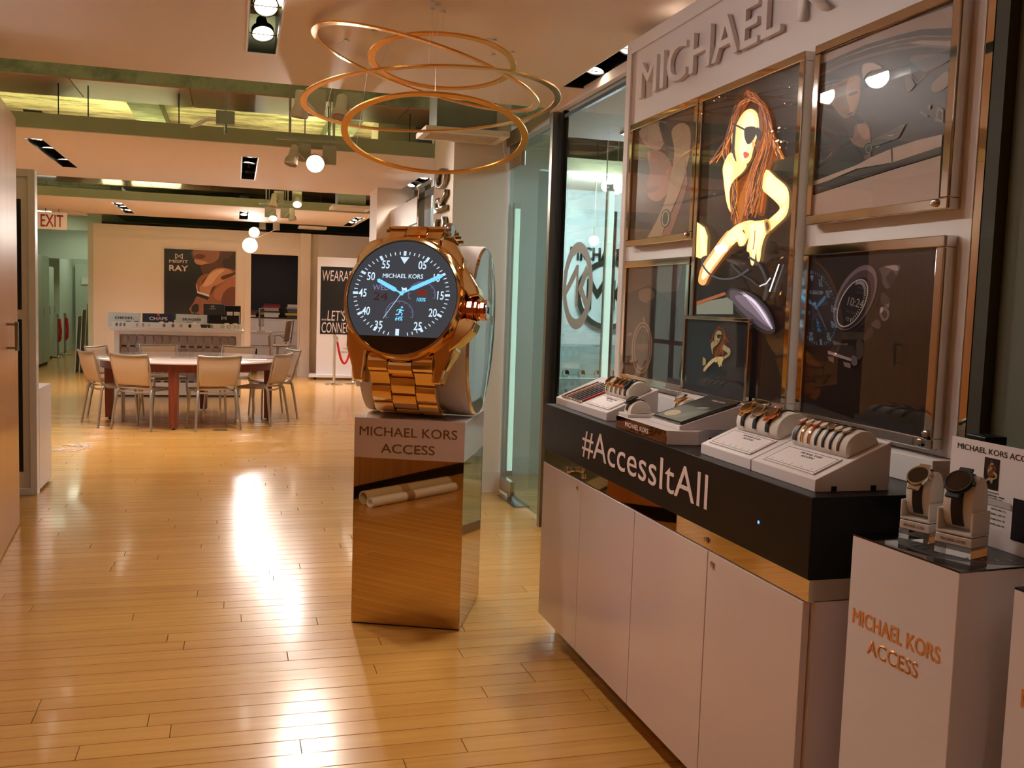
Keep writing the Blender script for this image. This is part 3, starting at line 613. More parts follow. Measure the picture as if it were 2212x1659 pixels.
woman = [
 ((60, 30, 15), Z3((770,450),(715,485),(690,560),(668,640),(640,740),(566,858),(640,825),(680,800),(690,900),(682,1000),(678,1150),(690,1190),(740,1180),(800,1130),(850,1150),(880,1010),(900,900),(952,832),(944,760),(915,690),(905,620),(885,575),(850,530),(805,480)), 1),
 ((168, 82, 30), Z3((760,470),(735,530),(715,600),(700,660),(640,760),(600,830),(680,780),(705,700),(725,640),(745,580),(770,540),(790,500)), 1),
 ((140, 68, 24), Z3((800,830),(770,900),(705,960),(682,1080),(690,1180),(730,1190),(770,1130),(800,1110),(850,1130),(868,1000),(880,920),(900,850),(945,830),(925,770),(890,700),(858,690),(835,780)), 1),
 ((190, 112, 40), Z3((790,880),(750,960),(715,1060),(705,1170),(725,1180),(752,1080),(780,990),(800,940)), 1), ((206, 130, 52), Z3((820,900),(800,1000),(770,1110),(785,1110),(815,1030),(835,930)), 1),
 ((236, 160, 60), Z3((850,690),(870,740),(905,780),(935,790),(900,740),(872,690)), 1), ((200, 110, 36), Z3((845,830),(835,930),(825,1080),(838,1110),(855,1000),(866,880)), 1),
 (SK2, Z3((690,800),(650,870),(652,940),(668,1060),(690,1110),(684,1010),(704,950),(752,905),(775,865),(740,850)), 1),
 (SK, Z3((668,850),(656,890),(662,980),(682,1050),(684,980),(700,930),(700,870)), 1),
 (SK2, Z3((760,588),(800,572),(832,600),(840,662),(834,700),(815,760),(806,800),(793,842),(758,870),(728,852),(706,790),(694,720),(722,650)), 1),
 (SK, Z3((770,600),(802,590),(826,630),(828,690),(806,760),(790,800),(775,838),(752,850),(735,810),(735,760),(750,700),(748,650)), 1),
 ((96, 44, 18), Z3((838,560),(858,600),(862,680),(840,760),(822,800),(836,700),(842,640)), 1), ((84, 40, 18), Z3((790,520),(745,570),(722,640),(700,700),(712,640),(735,570)), 1),
 ((26, 16, 12), Z3((764,676),(790,664),(822,668),(828,694),(806,742),(780,757),(764,722)), 1), ((40, 24, 14), Z3((700,642),(766,676),(764,686),(698,652)), 0), ((26,16,12), Z3((828,668),(850,690),(846,740),(826,712)), 1),
 ((190, 60, 46), Z3((758,802),(772,798),(788,806),(782,824),(764,830)), 1), ((230, 150, 90), Z3((806,735),(822,762),(806,770)), 1),
 ((20, 14, 12), Z3((720,648),(712,780),(722,850),(700,800),(702,700)), 1),
 (SK2, Z3((878,890),(930,930),(990,985),(1000,1060),(985,1130),(930,1185),(890,1215),(856,1190),(905,1140),(950,1095),(930,1060),(885,1020),(858,985)), 1),
 (SK, Z3((885,905),(930,940),(985,990),(988,1050),(962,1070),(920,1040),(878,1000)), 1), (SK, Z3((980,1070),(975,1120),(920,1170),(900,1160),(950,1105)), 1),
 (SK2, RC((1236,0),(1290,40),(1312,100),(1306,250),(1262,262),(1228,250)), 0), (SK, RC((1256,20),(1296,70),(1300,230),(1262,240)), 0),
 ((14, 12, 14), RC((1262,262),(1320,240),(1330,300),(1290,330)), 1),
 (SK3, RC((1252,440),(1292,450),(1332,375),(1440,230),(1506,140),(1470,60),(1415,110),(1335,220),(1268,320),(1246,400)), 1),
 (SK, RC((1268,405),(1300,400),(1350,320),(1440,210),(1490,140),(1465,90),(1420,130),(1350,230),(1290,320)), 1),
 (SK2, RC((1440,105),(1500,35),(1585,-6),(1645,-10),(1650,20),(1565,58),(1602,100),(1592,140),(1570,170),(1540,172),(1525,140),(1490,168),(1450,160)), 1),
 (SK, RC((1450,105),(1510,45),(1590,5),(1630,5),(1550,60),(1585,110),(1560,160),(1530,120),(1490,155),(1460,150)), 1),
 (SK2, RC((1560,5),(1690,-10),(1790,-20),(1800,10),(1735,90),(1704,180),(1690,278),(1668,276),(1662,222),(1646,302),(1626,304),(1614,222),(1594,205),(1606,120),(1586,80)), 1),
 (SK, RC((1620,20),(1700,5),(1765,10),(1715,90),(1690,180),(1678,260),(1668,200),(1660,200),(1642,285),(1634,280),(1632,200),(1612,190),(1625,110)), 1),
 ((150, 90, 40), band(RC((1655,60),(1652,130),(1640,200)), 2), 0), ((240, 250, 255), ell(*RC((1410,192))[0], 14, 9), 0),
 ((176, 128, 40), Z3((870,1158),(890,1150),(906,1190),(894,1222),(878,1216)), 1), ((60, 40, 14), Z3((878,1168),(888,1164),(898,1190),(890,1208),(883,1204)), 1),
 ((30, 24, 26), RC((1440,540),(1480,470),(1570,490),(1650,520),(1735,600),(1785,690),(1800,785),(1730,800),(1640,750),(1550,670),(1490,600)), 1),
 ((62, 54, 62), RC((1470,525),(1490,485),(1570,508),(1650,545),(1722,615),(1768,695),(1786,768),(1730,775),(1650,725),(1570,655),(1508,590)), 1), ((92, 82, 94), RC((1510,530),(1600,535),(1690,605),(1750,695),(1776,758),(1710,725),(1640,660),(1570,605)), 1), ((138, 126, 142), RC((1590,535),(1660,570),(1735,660),(1776,752),(1730,715),(1680,650),(1630,590)), 1),
 ((42, 46, 52), crom_line(RC((1272,300),(1330,372),(1420,408),(1520,396),(1610,340)), 4), 0), ((34, 38, 44), crom_line(RC((1610,250),(1680,300),(1728,390),(1738,480),(1720,560)), 5), 0), ((28, 30, 34), crom_line(RC((1480,300),(1550,370),(1620,410),(1690,470)), 3), 0),
 ((120, 64, 34), RC((1236,570),(1340,535),(1440,500),(1450,520),(1340,560),(1236,600)), 0), ((92, 96, 84), RC((1236,600),(1340,562),(1460,540),(1500,570),(1500,660),(1236,660)), 0),
 ((230, 240, 250), RC((1828,300),(1836,302),(1768,500),(1758,498)), 0), ((190, 190, 196), band(RC((1690,460),(1740,440),(1770,400)), 3), 0),
]
rs_ = random.Random(11)
strands = []
for i in range(90):
    u = rs_.random(); j = lambda k: rs_.uniform(-k, k)
    top = (790+j(30), 480+40*rs_.random())
    if u < .42:      # left fall behind the face and down the chest
        k = rs_.random(); P = [top, (735-30*k+j(8), 560+j(10)), (700-40*k+j(8), 680+j(20)), (690-70*k+j(10), 790+j(20)), (705-20*k+j(14), 900), (700+j(22), 1020), (700+j(30), 1120+j(60))] if k < .6 else [top, (725+j(8), 570), (690+j(10), 690), (640+j(20), 780), (590+j(25), 850+j(14))]
    else:            # right fall
        k = rs_.random(); P = [top, (845+25*k+j(6), 560), (860+40*k+j(8), 660), (840+60*k+j(12), 770+j(20)), (800+70*k+j(14), 900), (770+70*k+j(16), 1010), (750+70*k+j(18), 1110+j(40))] if rs_.random() < .75 else [top, (860, 570), (895+j(10), 670), (920+j(14), 760), (945+j(20), 825+j(15))]
    c = rs_.choice([(226, 150, 66), (190, 108, 42), (150, 76, 28), (104, 50, 20), (70, 34, 15), (48, 24, 12), (210, 130, 54), (30, 16, 10)])
    strands.append((c, crom_line(Z3(*P), rs_.uniform(.8, 2.4)), 0))
for i in range(22):
    k = rs_.random(); o_ = rs_.uniform(-16, 12)
    woman.append((rs_.choice([(190, 180, 196), (226, 220, 232), (150, 138, 152), (110, 98, 112)]), crom_line(RC((1560+60*k+o_, 500+40*k-o_*.3), (1650+40*k+o_, 560+50*k), (1740+16*k+o_*.5, 670+50*k), (1784+o_*.2, 765)), rs_.uniform(.5, 1.3)), 0))
woman[7:7] = strands
for q in ((918,690,8,4),(955,672,8,4),(945,740,12,5),(965,745,5,6),(960,775,5,5),(1010,460,4,3),(985,545,3,3),(613,530,3,3),(640,510,4,3),(548,598,3,3)):
    woman.append(((255, 226, 190), ell(*Z3((q[0], q[1]))[0], q[2]/2.4, q[3]/2.4, -.4, 10), 0))
poster('backlit_poster', 'tall glowing backlit poster of a woman in sunglasses with long windblown hair', 2.798, 3.537, 1.166, 2.342, woman, 'lightbox', .032, bg=(26, 17, 14))
car = [((120, 106, 98), R5((380,150),(640,10),(1320,-160),(1320,140),(1000,110),(700,170),(380,300)), 0),
 ((42, 37, 36), R5((370,262),(500,205),(700,120),(900,60),(1100,10),(1330,0),(1330,58),(1110,56),(900,92),(700,150),(520,220),(370,300)), 0), ((52, 46, 44), R5((370,300),(520,222),(720,152),(920,95),(1100,62),(1330,64),(1330,95),(1100,90),(900,125),(720,178),(540,250),(370,340)), 0), ((84, 74, 70), R5((370,330),(540,252),(720,190),(900,146),(1100,120),(1330,130),(1330,145),(1100,136),(900,166),(720,210),(540,270),(370,350)), 0),
 ((34, 28, 28), R5((360,350),(540,275),(720,215),(900,172),(1100,142),(1330,155),(1260,760),(900,860),(640,990),(330,1180)), 0),
 ((26, 22, 22), R5((400,420),(440,380),(560,330),(640,300),(655,340),(540,400),(470,520),(430,560),(405,500)), 1),
 ((92, 70, 56), R5((445,430),(540,372),(655,340),(660,480),(644,560),(612,640),(592,697),(560,692),(530,640),(470,570),(440,510)), 1), ((128, 98, 78), R5((570,380),(650,350),(656,460),(640,540),(615,600),(596,680),(585,640),(580,560),(560,490)), 1),
 ((40, 30, 26), R5((580,470),(640,452),(640,468),(585,490)), 1), ((48, 34, 30), R5((560,650),(600,625),(612,640),(595,697),(560,692),(530,640)), 1), ((60, 40, 36), R5((572,618),(606,602),(604,616),(576,630)), 1),
 ((94, 72, 58), R5((622,705),(650,686),(672,690),(692,678),(712,690),(730,725),(737,800),(722,850),(665,856),(610,835),(560,800),(534,782),(548,766),(600,792),(618,760)), 1), ((120, 94, 76), R5((640,700),(690,690),(722,730),(725,790),(690,800),(655,760)), 1),
 ((18, 16, 16), ell(*R5((720, 868))[0], 10.5, 13.5, .2), 0), ((104, 96, 90), ell(*R5((722, 868))[0], 7, 9.5, .2), 0), ((24, 22, 22), ell(*R5((722, 868))[0], 5.6, 8, .2), 0),
 ((78, 62, 54), R5((680,925),(735,895),(742,930),(690,945)), 0), ((20, 18, 18), R5((360,650),(480,640),(600,820),(690,930),(640,990),(340,1130)), 1),
 ((74, 62, 60), R5((1020,230),(1060,198),(1290,190),(1290,240),(1130,318),(1060,270)), 1), ((66, 54, 50), R5((985,350),(1010,300),(1040,380),(1060,410),(1000,460)), 1), ((100, 84, 66), R5((1180,400),(1290,310),(1285,420),(1190,462)), 1),
 ((120, 112, 106), band(R5((1018,290),(1030,340),(1072,402),(1130,340)), 1.6), 0), ((132, 120, 112), R5((680,270),(742,252),(780,262),(820,290),(740,310),(700,345),(684,375)), 1), ((110, 100, 92), R5((822,310),(858,330),(836,356)), 1),
 ((96, 90, 86), R5((1096,600),(1150,628),(1146,642),(1092,612)), 0), ((92, 84, 80), R5((1220,560),(1262,590),(1258,684),(1200,666)), 0), ((40, 34, 34), R5((1228,590),(1252,608),(1248,660),(1216,650)), 0), ((90, 84, 78), R5((1160,550),(1172,560),(1158,590),(1150,575)), 0),
 ((64, 60, 58), R5((750,800),(830,765),(950,700),(990,690),(940,790),(800,840),(740,850)), 0), ((150, 144, 138), band(R5((860,772),(885,776),(905,764)), 1.5), 0), ((140, 134, 128), band(R5((775,858),(802,848)), 1.5), 0),
 ((142, 124, 114), R5((330,1100),(640,985),(740,930),(900,862),(1080,805),(1255,765),(1248,850),(900,965),(640,1010),(330,1140)), 0), ((44, 38, 36), R5((885,868),(898,864),(902,962),(890,964)), 0),
 ((46, 42, 40), R5((330,1130),(640,1030),(900,965),(1248,850),(1245,888),(900,992),(640,1068),(330,1180)), 0), ((26, 22, 20), R5((330,1172),(640,1072),(900,996),(1245,892),(1242,908),(900,1010),(640,1092),(330,1196)), 0),
 ((136, 120, 112), R5((310,1205),(640,1100),(900,1018),(1245,915),(1225,1280),(310,1370)), 0)]
zcar = 1.786; poster('car_poster', 'framed grey poster of a man with a raised fist in a car window', 2.098, 2.742, 1.779, 2.342, car, fw=.03, locks=[(2.142, 1.797)], bg=(52, 44, 42))
face = [((70, 50, 42), Z3((150,660),(470,540),(470,700),(150,800)), 0), ((150, 122, 106), Z3((195,690),(260,640),(330,640),(350,690),(320,760),(290,790),(230,760)), 1), ((56, 44, 38), Z3((300,640),(350,660),(360,740),(330,760),(312,700)), 1),
 ((134, 98, 80), Z3((240,800),(300,790),(350,830),(372,900),(360,980),(330,1030),(290,1056),(244,1030),(236,960),(252,900)), 1), ((100, 66, 54), Z3((236,985),(290,975),(300,990),(262,1010),(238,1006)), 1),
 ((160, 120, 98), Z3((366,690),(400,650),(440,648),(466,690),(462,800),(440,900),(410,1000),(372,1090),(330,1180),(300,1270),(232,1270),(286,1160),(336,1040),(366,900),(380,790)), 1), ((120, 84, 68), Z3((430,800),(440,900),(400,1040),(330,1200),(300,1270),(340,1270),(400,1120),(450,960)), 1),
 ((38, 40, 34), ell(*Z3((336,1144))[0], 11, 20, .1), 0), ((150, 146, 118), ell(*Z3((334,1144))[0], 8, 17, .1), 0), ((46, 44, 38), ell(*Z3((334,1144))[0], 6, 14, .1), 0)]
poster('portrait_poster', 'small framed sepia poster of a face behind a raised forearm, upper left on the wall', 3.545, 4.232, 1.779, 2.342, face, bg=(62, 46, 40), locks=[(3.585, 1.80)])
lw = [((96, 78, 74), R7((110,400),(600,380),(560,620),(110,640)), 0), ((50, 40, 38), R7((110,640),(300,560),(560,760),(560,1500),(100,1400)), 0), ((120, 96, 86), R7((210,620),(300,590),(350,650),(300,720),(220,700)), 1), ((66, 52, 48), R7((150,900),(300,700),(340,760),(200,960)), 1),
 ((150, 122, 96), ell(*R7((236,1125))[0], 22.5, 56, .05), 0), ((60, 48, 42), ell(*R7((236,1125))[0], 19.5, 52, .05), 0), ((150, 122, 100), ell(*R7((238,1125))[0], 18, 48, .05), 0), ((36, 34, 34), ell(*R7((238,1122))[0], 15.5, 44, .05), 0),
 ((128, 104, 84), R7((240,850),(262,846),(268,900),(246,900)), 0), ((128, 104, 84), R7((110,995),(150,985),(150,1010),(112,1020)), 0), ((128, 104, 84), R7((130,1240),(150,1230),(160,1260),(138,1275)), 0), ((92, 70, 60), R7((186,1090),(300,1090),(300,1140),(186,1140)), 0)]
pl = poster('watch_poster', 'framed brown poster of an upright gold-rimmed smartwatch, lower left on the wall', 3.552, 4.232, 1.157, 1.712, lw, gain=1.25, bg=(66, 52, 50))
q = atx(*R7((230, 1060))[0], XFR); text('10:24', .10, .035, 'grayt', pl, FX(Vector((.0125, q.y-pl.location.y, q.z-pl.location.z))) @ Matrix.Rotation(radians(80), 4, 'Z'), .0003, name='printed_time')
def rot(c, a, b_, ang): return ell(c[0], c[1], a, b_, ang, 40)
a6 = 2.02
big = [((40, 30, 28), R6((320,240),(1250,185),(1250,700),(320,700)), 0), ((30, 23, 21), R6((330,700),(1240,700),(1160,1540),(260,1370)), 0),
 ((86, 76, 80), R6((860,330),(1000,305),(1005,345),(935,470),(890,450)), 1), ((54, 47, 50), R6((905,400),(950,340),(985,390),(940,468)), 0), ((150, 138, 142), R6((905,318),(980,308),(1000,330),(985,350),(930,330)), 1),
 ((70, 60, 62), R6((880,500),(930,540),(935,600),(900,600),(870,560)), 1), ((112, 100, 104), R6((905,590),(935,580),(932,612),(912,605)), 0), ((104, 94, 96), R6((862,640),(905,602),(936,650),(918,700),(886,704)), 1), ((168, 158, 160), R6((870,620),(885,606),(890,640),(872,650)), 1), ((54, 46, 48), R6((880,650),(905,630),(920,670),(898,692)), 1),
 ((80, 70, 72), R6((802,735),(850,695),(874,740),(855,765)), 1), ((58, 49, 50), R6((745,830),(800,752),(822,796),(770,850)), 1), ((66, 56, 56), R6((700,860),(730,842),(750,880),(742,960),(705,980)), 1),
 ((42, 35, 36), rot(R6((720, 552))[0], 80, 39, a6), 0), ((24, 20, 21), rot(R6((706, 552))[0], 78, 38, a6), 0), ((108, 96, 104), rot(R6((692, 540))[0], 76, 38, a6), 0), ((66, 54, 60), rot(R6((690, 556))[0], 69, 34, a6), 0), ((28, 22, 25), rot(R6((684, 580))[0], 60, 29.5, a6), 0),
 ((196, 186, 190), rot(R6((672, 580))[0], 56.5, 26.5, a6), 0), ((30, 24, 27), rot(R6((672, 580))[0], 53.5, 24.2, a6), 0),
 ((92, 82, 84), R6((530,848),(600,872),(640,870),(610,925),(560,905)), 1), ((50, 42, 42), R6((545,880),(640,880),(690,900),(690,980),(520,930)), 1), ((140, 130, 132), R6((498,920),(668,978),(690,965),(690,990),(660,996),(498,944)), 0), ((100, 90, 90), R6((496,960),(540,968),(542,1008),(505,992)), 0), ((112, 102, 102), R6((606,1000),(660,1012),(662,1048),(618,1034)), 0), ((92, 84, 84), R6((668,960),(704,966),(708,1020),(672,1022)), 1)]
for i in range(26):
    a = -.5+i*.115; c0 = R6((672, 580))[0]; p = [(c0[0]+r_*53*cos(a+pi)*cos(a6)-r_*24*sin(a+pi)*sin(a6), c0[1]+r_*53*cos(a+pi)*sin(a6)+r_*24*sin(a+pi)*cos(a6)) for r_ in (.84, .99)]
    big.append(((214, 204, 208), band(p, 1.5), 0))
pb = poster('watch_poster', 'framed near-black poster of a tilted steel smartwatch showing 10:24, lower right on the wall', 2.098, 2.742, 1.150, 1.712, big, gain=1.5, bg=(22, 18, 17), locks=[(2.137, 1.166), (2.116, 1.19)])
def ptxt(s, c6, wpx, hpx, col='lgrey'):
    q = atx(*R6(c6)[0], XFR); a = atx(*R6((c6[0]-wpx/2, c6[1]))[0], XFR); b2 = atx(*R6((c6[0]+wpx/2, c6[1]))[0], XFR); c2 = atx(*R6((c6[0], c6[1]-hpx/2))[0], XFR); d2_ = atx(*R6((c6[0], c6[1]+hpx/2))[0], XFR)
    text(s, a.y-b2.y, c2.z-d2_.z, col, pb, FX((.0118, q.y-pb.location.y, q.z-pb.location.z)) @ Matrix.Rotation(-.12, 4, 'Z'), .0003, shear=.15, name='printed_time')
ptxt('10:24', (666, 575), 116, 62); ptxt('NYC 4:24 PM', (640, 645), 86, 18, 'grayt'); ptxt('72°', (612, 694), 34, 26); ptxt('MICHAEL KORS', (716, 472), 70, 9, 'grayt'); ptxt('TUE AUG 23', (706, 508), 84, 10, 'grayt')
# small frame standing on the counter in front of the tall poster
def mapw(pts):   # woman drawn small
    return [(1528+(x-1535)*.30, 702+(y-186)*.235) for x, y in pts]
mini = [(tuple(int(v*.62) for v in c), mapw(p), s) for c, p, s in woman[:7]+woman[7:97:3]+woman[97:124]]
poster('tabletop_picture', 'small chrome frame leaning before the glowing poster, showing the same woman in miniature', 3.022, 3.537, 1.166, 1.474, mini, bg=(24, 30, 36), fw=.014, X=1.735, deep=.018)
B_ = bpy.data.objects['tabletop_picture']
sbox('riser', (1.737, 3.03, 1.0575), (1.80, 3.53, 1.166), 'white').parent = None
r_ = bpy.data.objects['riser']; tag(r_, 'low white riser block under the small chrome frame', 'riser')

# ================================================================== TRAYS ON THE COUNTER
CT = 1.057
SA = atan2(.094, .215); SLN = hypot(.094, .215)
def slopeM(yc): return frame((1.385, yc, 1.088), (0, -1, 0), (cos(SA), 0, sin(SA)), (-sin(SA), 0, cos(SA)))
def tray(label, y0, y1):
    t = thing('sloped_tray', label, 'display tray', (1.385, (y0+y1)/2, CT), 0, 'white sloped watch trays on the counter'); w2 = (y1-y0)/2
    prof = [(0, 0), (.215, 0), (.215, .125), (0, .031)]
    B().prism(prof, -w2, w2, frame((0, 0, 0), (1, 0, 0), (0, 0, 1), (0, -1, 0))).build('wedge', 'white', t, bevel=.002)
    return t
def loc(o): return Matrix.Translation(-o.location)
def card(t, yc, s0, s1, w, lines=('MICHAEL KORS', 'ACCESS'), nums=''):
    m = loc(t) @ slopeM(yc)
    c = B().box((-w/2, s0, .001), (w/2, s1, .004), 0, m).build('info_card', 'paper', t)
    B().prism([(-w/2+.006, s0+.006), (w/2-.006, s0+.006), (w/2-.006, s0+.0072), (-w/2+.006, s0+.0072)], .004, .0044, m).prism([(-w/2+.006, s1-.0072), (w/2-.006, s1-.0072), (w/2-.006, s1-.006), (-w/2+.006, s1-.006)], .004, .0044, m).prism([(-w/2+.006, s0+.006), (-w/2+.0072, s0+.006), (-w/2+.0072, s1-.006), (-w/2+.006, s1-.006)], .004, .0044, m).prism([(w/2-.0072, s0+.006), (w/2-.006, s0+.006), (w/2-.006, s1-.006), (w/2-.0072, s1-.006)], .004, .0044, m).build('card_border', 'txtb', c)
    for i, s in enumerate(lines): text(s, w*(.4 if i == 0 else .24), .0075, 'txtb', c, m @ Matrix.Translation((.01, s1-.018-.013*i, .0042)), .0003, bold=.01)
    for i, ch in enumerate(nums): text(ch, 0, .005, 'txtb', c, m @ Matrix.Translation((-w*.38+w*.76*i/(len(nums)-1), s0+.016, .0042)), .0003)
def roll(label, t, yc, s, L, a=.052, b_=.052):
    m = slopeM(yc); m = m @ Matrix.Translation((0, s, .0006))
    o = thing('display_cushion', label, 'cushion', m.translation, 0, 'padded rolls carrying watches')
    mm = loc(o) @ m; prof = [(-a*cos(pi*k/14), b_*sin(pi*k/14)**.8) for k in range(15)]
    B().prism(prof, -L/2, L/2, mm @ frame((0,0,0), (0,1,0), (0,0,1), (1,0,0))).build('pad', 'suede', o, smooth=True, bevel=.004)
    return m
def mini_watch(label, m, x, case, dialm, strap, r=.020, a=.052, b_=.052, sw=.017, th=1.15, full=True, group='small watches on cushions', square=False, t0=.25, t1=2.9):
    mw = m @ Matrix.Translation((x, 0, 0)); o = thing('wrist_watch', label, 'watch', mw.translation, 0, group); L = loc(o) @ mw
    f = lambda t, e=0.: Vector((0, -(a+e)*cos(t), (b_+e)*max(sin(t), 0)**.8))
    n = 22; bb = B(); vs = []; fs = []
    for i in range(n+1):
        t = t0+(t1-t0)*i/n; wv = sw*(1 if abs(t-th) < .6 else .86)
        for e in (.0012, .004):
            p = f(t, e); vs += [L @ (p+Vector((-wv/2, 0, 0))), L @ (p+Vector((wv/2, 0, 0)))]
    for i in range(n):
        k = i*4; fs += [(k, k+1, k+5, k+4), (k+2, k+6, k+7, k+3), (k, k+4, k+6, k+2), (k+1, k+3, k+7, k+5)]
    bb.add(vs, fs).build('strap', strap, o, smooth=True)
    p = f(th, .004); tn = (f(th+.02)-f(th-.02)).normalized(); nr = Vector((1, 0, 0)).cross(tn).normalized()
    if nr.z < 0: nr = -nr
    mc = L @ frame(p, (1, 0, 0), tn, nr if Vector((1,0,0)).cross(tn).dot(nr) > 0 else -nr)
    hgt = r*.46
    B().lathe([(r*.86, 0), (r*.97, hgt*.25), (r, hgt*.6), (r*.93, hgt), (r*.80, hgt*1.02), (r*.78, hgt*.9)], 28, mc).build('case', case, o, smooth=True)
    B().lathe([(.0004, hgt*.93), (r*.80, hgt*.93), (r*.80, hgt*.97), (.0004, hgt*.97)], 28, mc).build('dial', dialm, o)
    B().lathe([(r*.13, r*.9), (r*.15, r*1.0), (r*.15, r*1.2), (r*.08, r*1.22)], 12, mc @ frame((0, 0, hgt*.5), (0, 1, 0), (0, 0, 1), (1, 0, 0))).build('crown', case, o, smooth=True)
    B().box((-sw*.5, r*.75, hgt*.05), (sw*.5, r*1.25, hgt*.5), 0, mc).box((-sw*.5, -r*1.25, hgt*.05), (sw*.5, -r*.75, hgt*.5), 0, mc).build('lugs', case, o, bevel=.001)
    return o
# tray at the far end: straps and five watches
t1 = tray('white sloped tray at the far end of the counter, holding loose straps', 3.449, 4.061)
ST = [('brown', 'brown'), ('tan', 'tan'), ('brown', 'dark brown'), ('maroon', 'maroon'), ('strap', 'black'), ('navy', 'dark navy'), ('strap', 'wide black'), ('red', 'bright red')]
for i, (mm_, nm) in enumerate(ST):
    yc = 4.0-.032*i; m = slopeM(yc) @ Matrix.Translation((0, .02, .002)) @ Matrix.Rotation(-.18, 4, 'Z'); o = thing('watch_strap', '%s leather watch strap lying on the far tray%s' % (nm, ', leftmost' if i == 0 else ''), 'watch strap', m.translation, 0, 'loose straps on the far tray'); L = loc(o) @ m
    B().box((-.009, 0, 0), (.009, .115, .006), 0, L).box((-.007, .115, .001), (.007, .165, .005), 0, L).build('band', mm_, o, bevel=.002)
    B().box((-.011, -.012, .0), (.011, -.002, .007), 0, L).build('buckle', 'silver' if i % 2 else 'gold', o, bevel=.002)
card(t1, 3.60, .02, .105, .25, nums='1234')
m = roll('white padded roll on the far tray with five watches', t1, 3.60, .165, .25)
for i, (c, d, s, nm) in enumerate((('gold', 'dial', 'gold', 'gold bracelet watch, farthest on the far roll'), ('gold', 'paledial', 'gold', 'gold watch second along the far roll'), ('rose', 'dial', 'silver', 'two-tone watch in the middle of the far roll'), ('rose', 'dial', 'rose', 'rose gold watch fourth along the far roll'), ('strap', 'dial', 'strap', 'black watch at the near end of the far roll'))):
    mini_watch(nm, m, -.095+.047*i, c, d, s, .021)
# centre plinth with tablet
cp = thing('mirror_plinth', 'low plinth with a bronze mirror front lettered MICHAEL KORS in the middle of the counter', 'plinth', (1.355, 3.05, CT))
foot = [(.0, .22), (.0, -.21), (.10, -.235), (.36, -.02), (.36, .22)]
B().prism([(x, y) for x, y in foot], 0, .046).build('block', 'white', cp, bevel=.0015)
B().box((-.004, -.208, .003), (-.0004, .218, .045)).build('mirror_front', 'bronze', cp)
text('MICHAEL KORS', .20, .017, 'txtw', cp, FX((-.0045, .03, .024)), .0005, bold=.01)
B().box((.10, -.228, .004), (.125, -.205, .016), 0, Matrix.Translation((.06, .048, 0))).build('clip', 'black', cp)
tb = thing('tablet_stand', 'white wedge stand with a glossy tablet tilted toward the aisle, on the mirror plinth', 'tablet', (1.40, 2.96, CT+.046))
TL = atan2(.075, .23)
B().prism([(0, 0), (.24, 0), (.24, .088), (0, .014)], -.115, .115, frame((0, 0, 0), (1, 0, 0), (0, 0, 1), (0, -1, 0))).build('wedge', 'white', tb, bevel=.002)
mtab = frame((0, 0, .0145), (0, -1, 0), (cos(TL), 0, sin(TL)), (-sin(TL), 0, cos(TL)))
B().box((-.11, .006, .0012), (.11, .235, .008), 0, mtab).build('tablet', 'dial', tb, bevel=.002)
to3 = lambda a, b_: mtab @ Vector((a, b_, .0083))
print_mesh('screen_print', tb, to3, (mtab.to_3x3() @ Vector((0, 0, 1))), [((30, 34, 36), [(-.1, .014), (.1, .014), (.1, .228), (-.1, .228)]), ((86, 92, 74), [(-.1, .014), (.1, .014), (.1, .13), (-.1, .13)]), ((196, 176, 136), ell(-.045, .055, .042, .026, 0, 24)), ((112, 118, 100), [(.0, .02), (.06, .06), (.09, .12), (.03, .1)], 1), ((150, 154, 140), ell(.03, .135, .03, .008, .3, 16))], 'posterglass', .0001)
text('YOUR LOOKS', .09, .009, 'txtw', tb, mtab @ Matrix.Translation((.02, .2, .0086)), .0003)
for i, (yy_, c, d, s, nm, xo) in enumerate(((3.225, 'strap', 'dial', 'strap', 'black watch on its own white cushion on the mirror plinth', .05), (3.13, 'gold', 'paledial', 'gold', 'gold chain watch on its own white cushion behind the tablet', .20))):
    o = thing('watch_block', 'thin white block under the %s watch cushion' % ('black' if i == 0 else 'gold'), 'block', (1.355+xo, yy_, CT+.046))
    B().box((-.045, -.045, 0), (.075, .045, .012 if i == 0 else .03)).build('slab', 'white', o, bevel=.002)
    m = frame((1.355+xo+.012, yy_, CT+.046+(.0125 if i == 0 else .0305)), (0, -1, 0), (cos(.12), 0, sin(.12)), (-sin(.12), 0, cos(.12)))
    q = thing('display_cushion', 'oval white cushion under the %s watch' % ('black' if i == 0 else 'gold chain'), 'cushion', m.translation, 0, 'padded rolls carrying watches'); a, b2 = .042, .046
    B().prism([(-a*cos(pi*k/14), b2*sin(pi*k/14)**.8) for k in range(15)], -.03, .03, loc(q) @ m @ frame((0,0,0), (0,1,0), (0,0,1), (1,0,0))).build('pad', 'suede', q, smooth=True, bevel=.004)
    mini_watch(nm, m, -.004, c, d, s, .021, a, b2)
# two trays at the near end
t2 = tray('white sloped tray with three round smartwatches on a roll', 2.363, 2.662)
card(t2, 2.513, .015, .11, .24, nums='123456')
m = roll('white padded roll carrying the gold, silver and rose smartwatches', t2, 2.513, .17, .235, .055, .056)
for i, (c, s, nm) in enumerate((('gold', 'strap', 'gold smartwatch on black strap'), ('silver', 'navy', 'silver smartwatch on navy strap'), ('rose', 'strap', 'rose gold smartwatch on black strap'))): mini_watch(nm, m, -.075+.07*i, c, 'dial', s, .026, .055, .056, .02, th=1.25)
t3 = tray('white sloped tray at the near end with slim bracelets on a roll', 2.05, 2.358)
card(t3, 2.20, .015, .105, .24, nums='12345')
for yy_ in (.05, .165):
    B().box((yy_-.004, -.1545, .001), (yy_+.012, -.152, .014)).build('clip', 'black', t3)
m = roll('white padded roll carrying seven slim bracelet trackers', t3, 2.20, .165, .25, .05, .05)
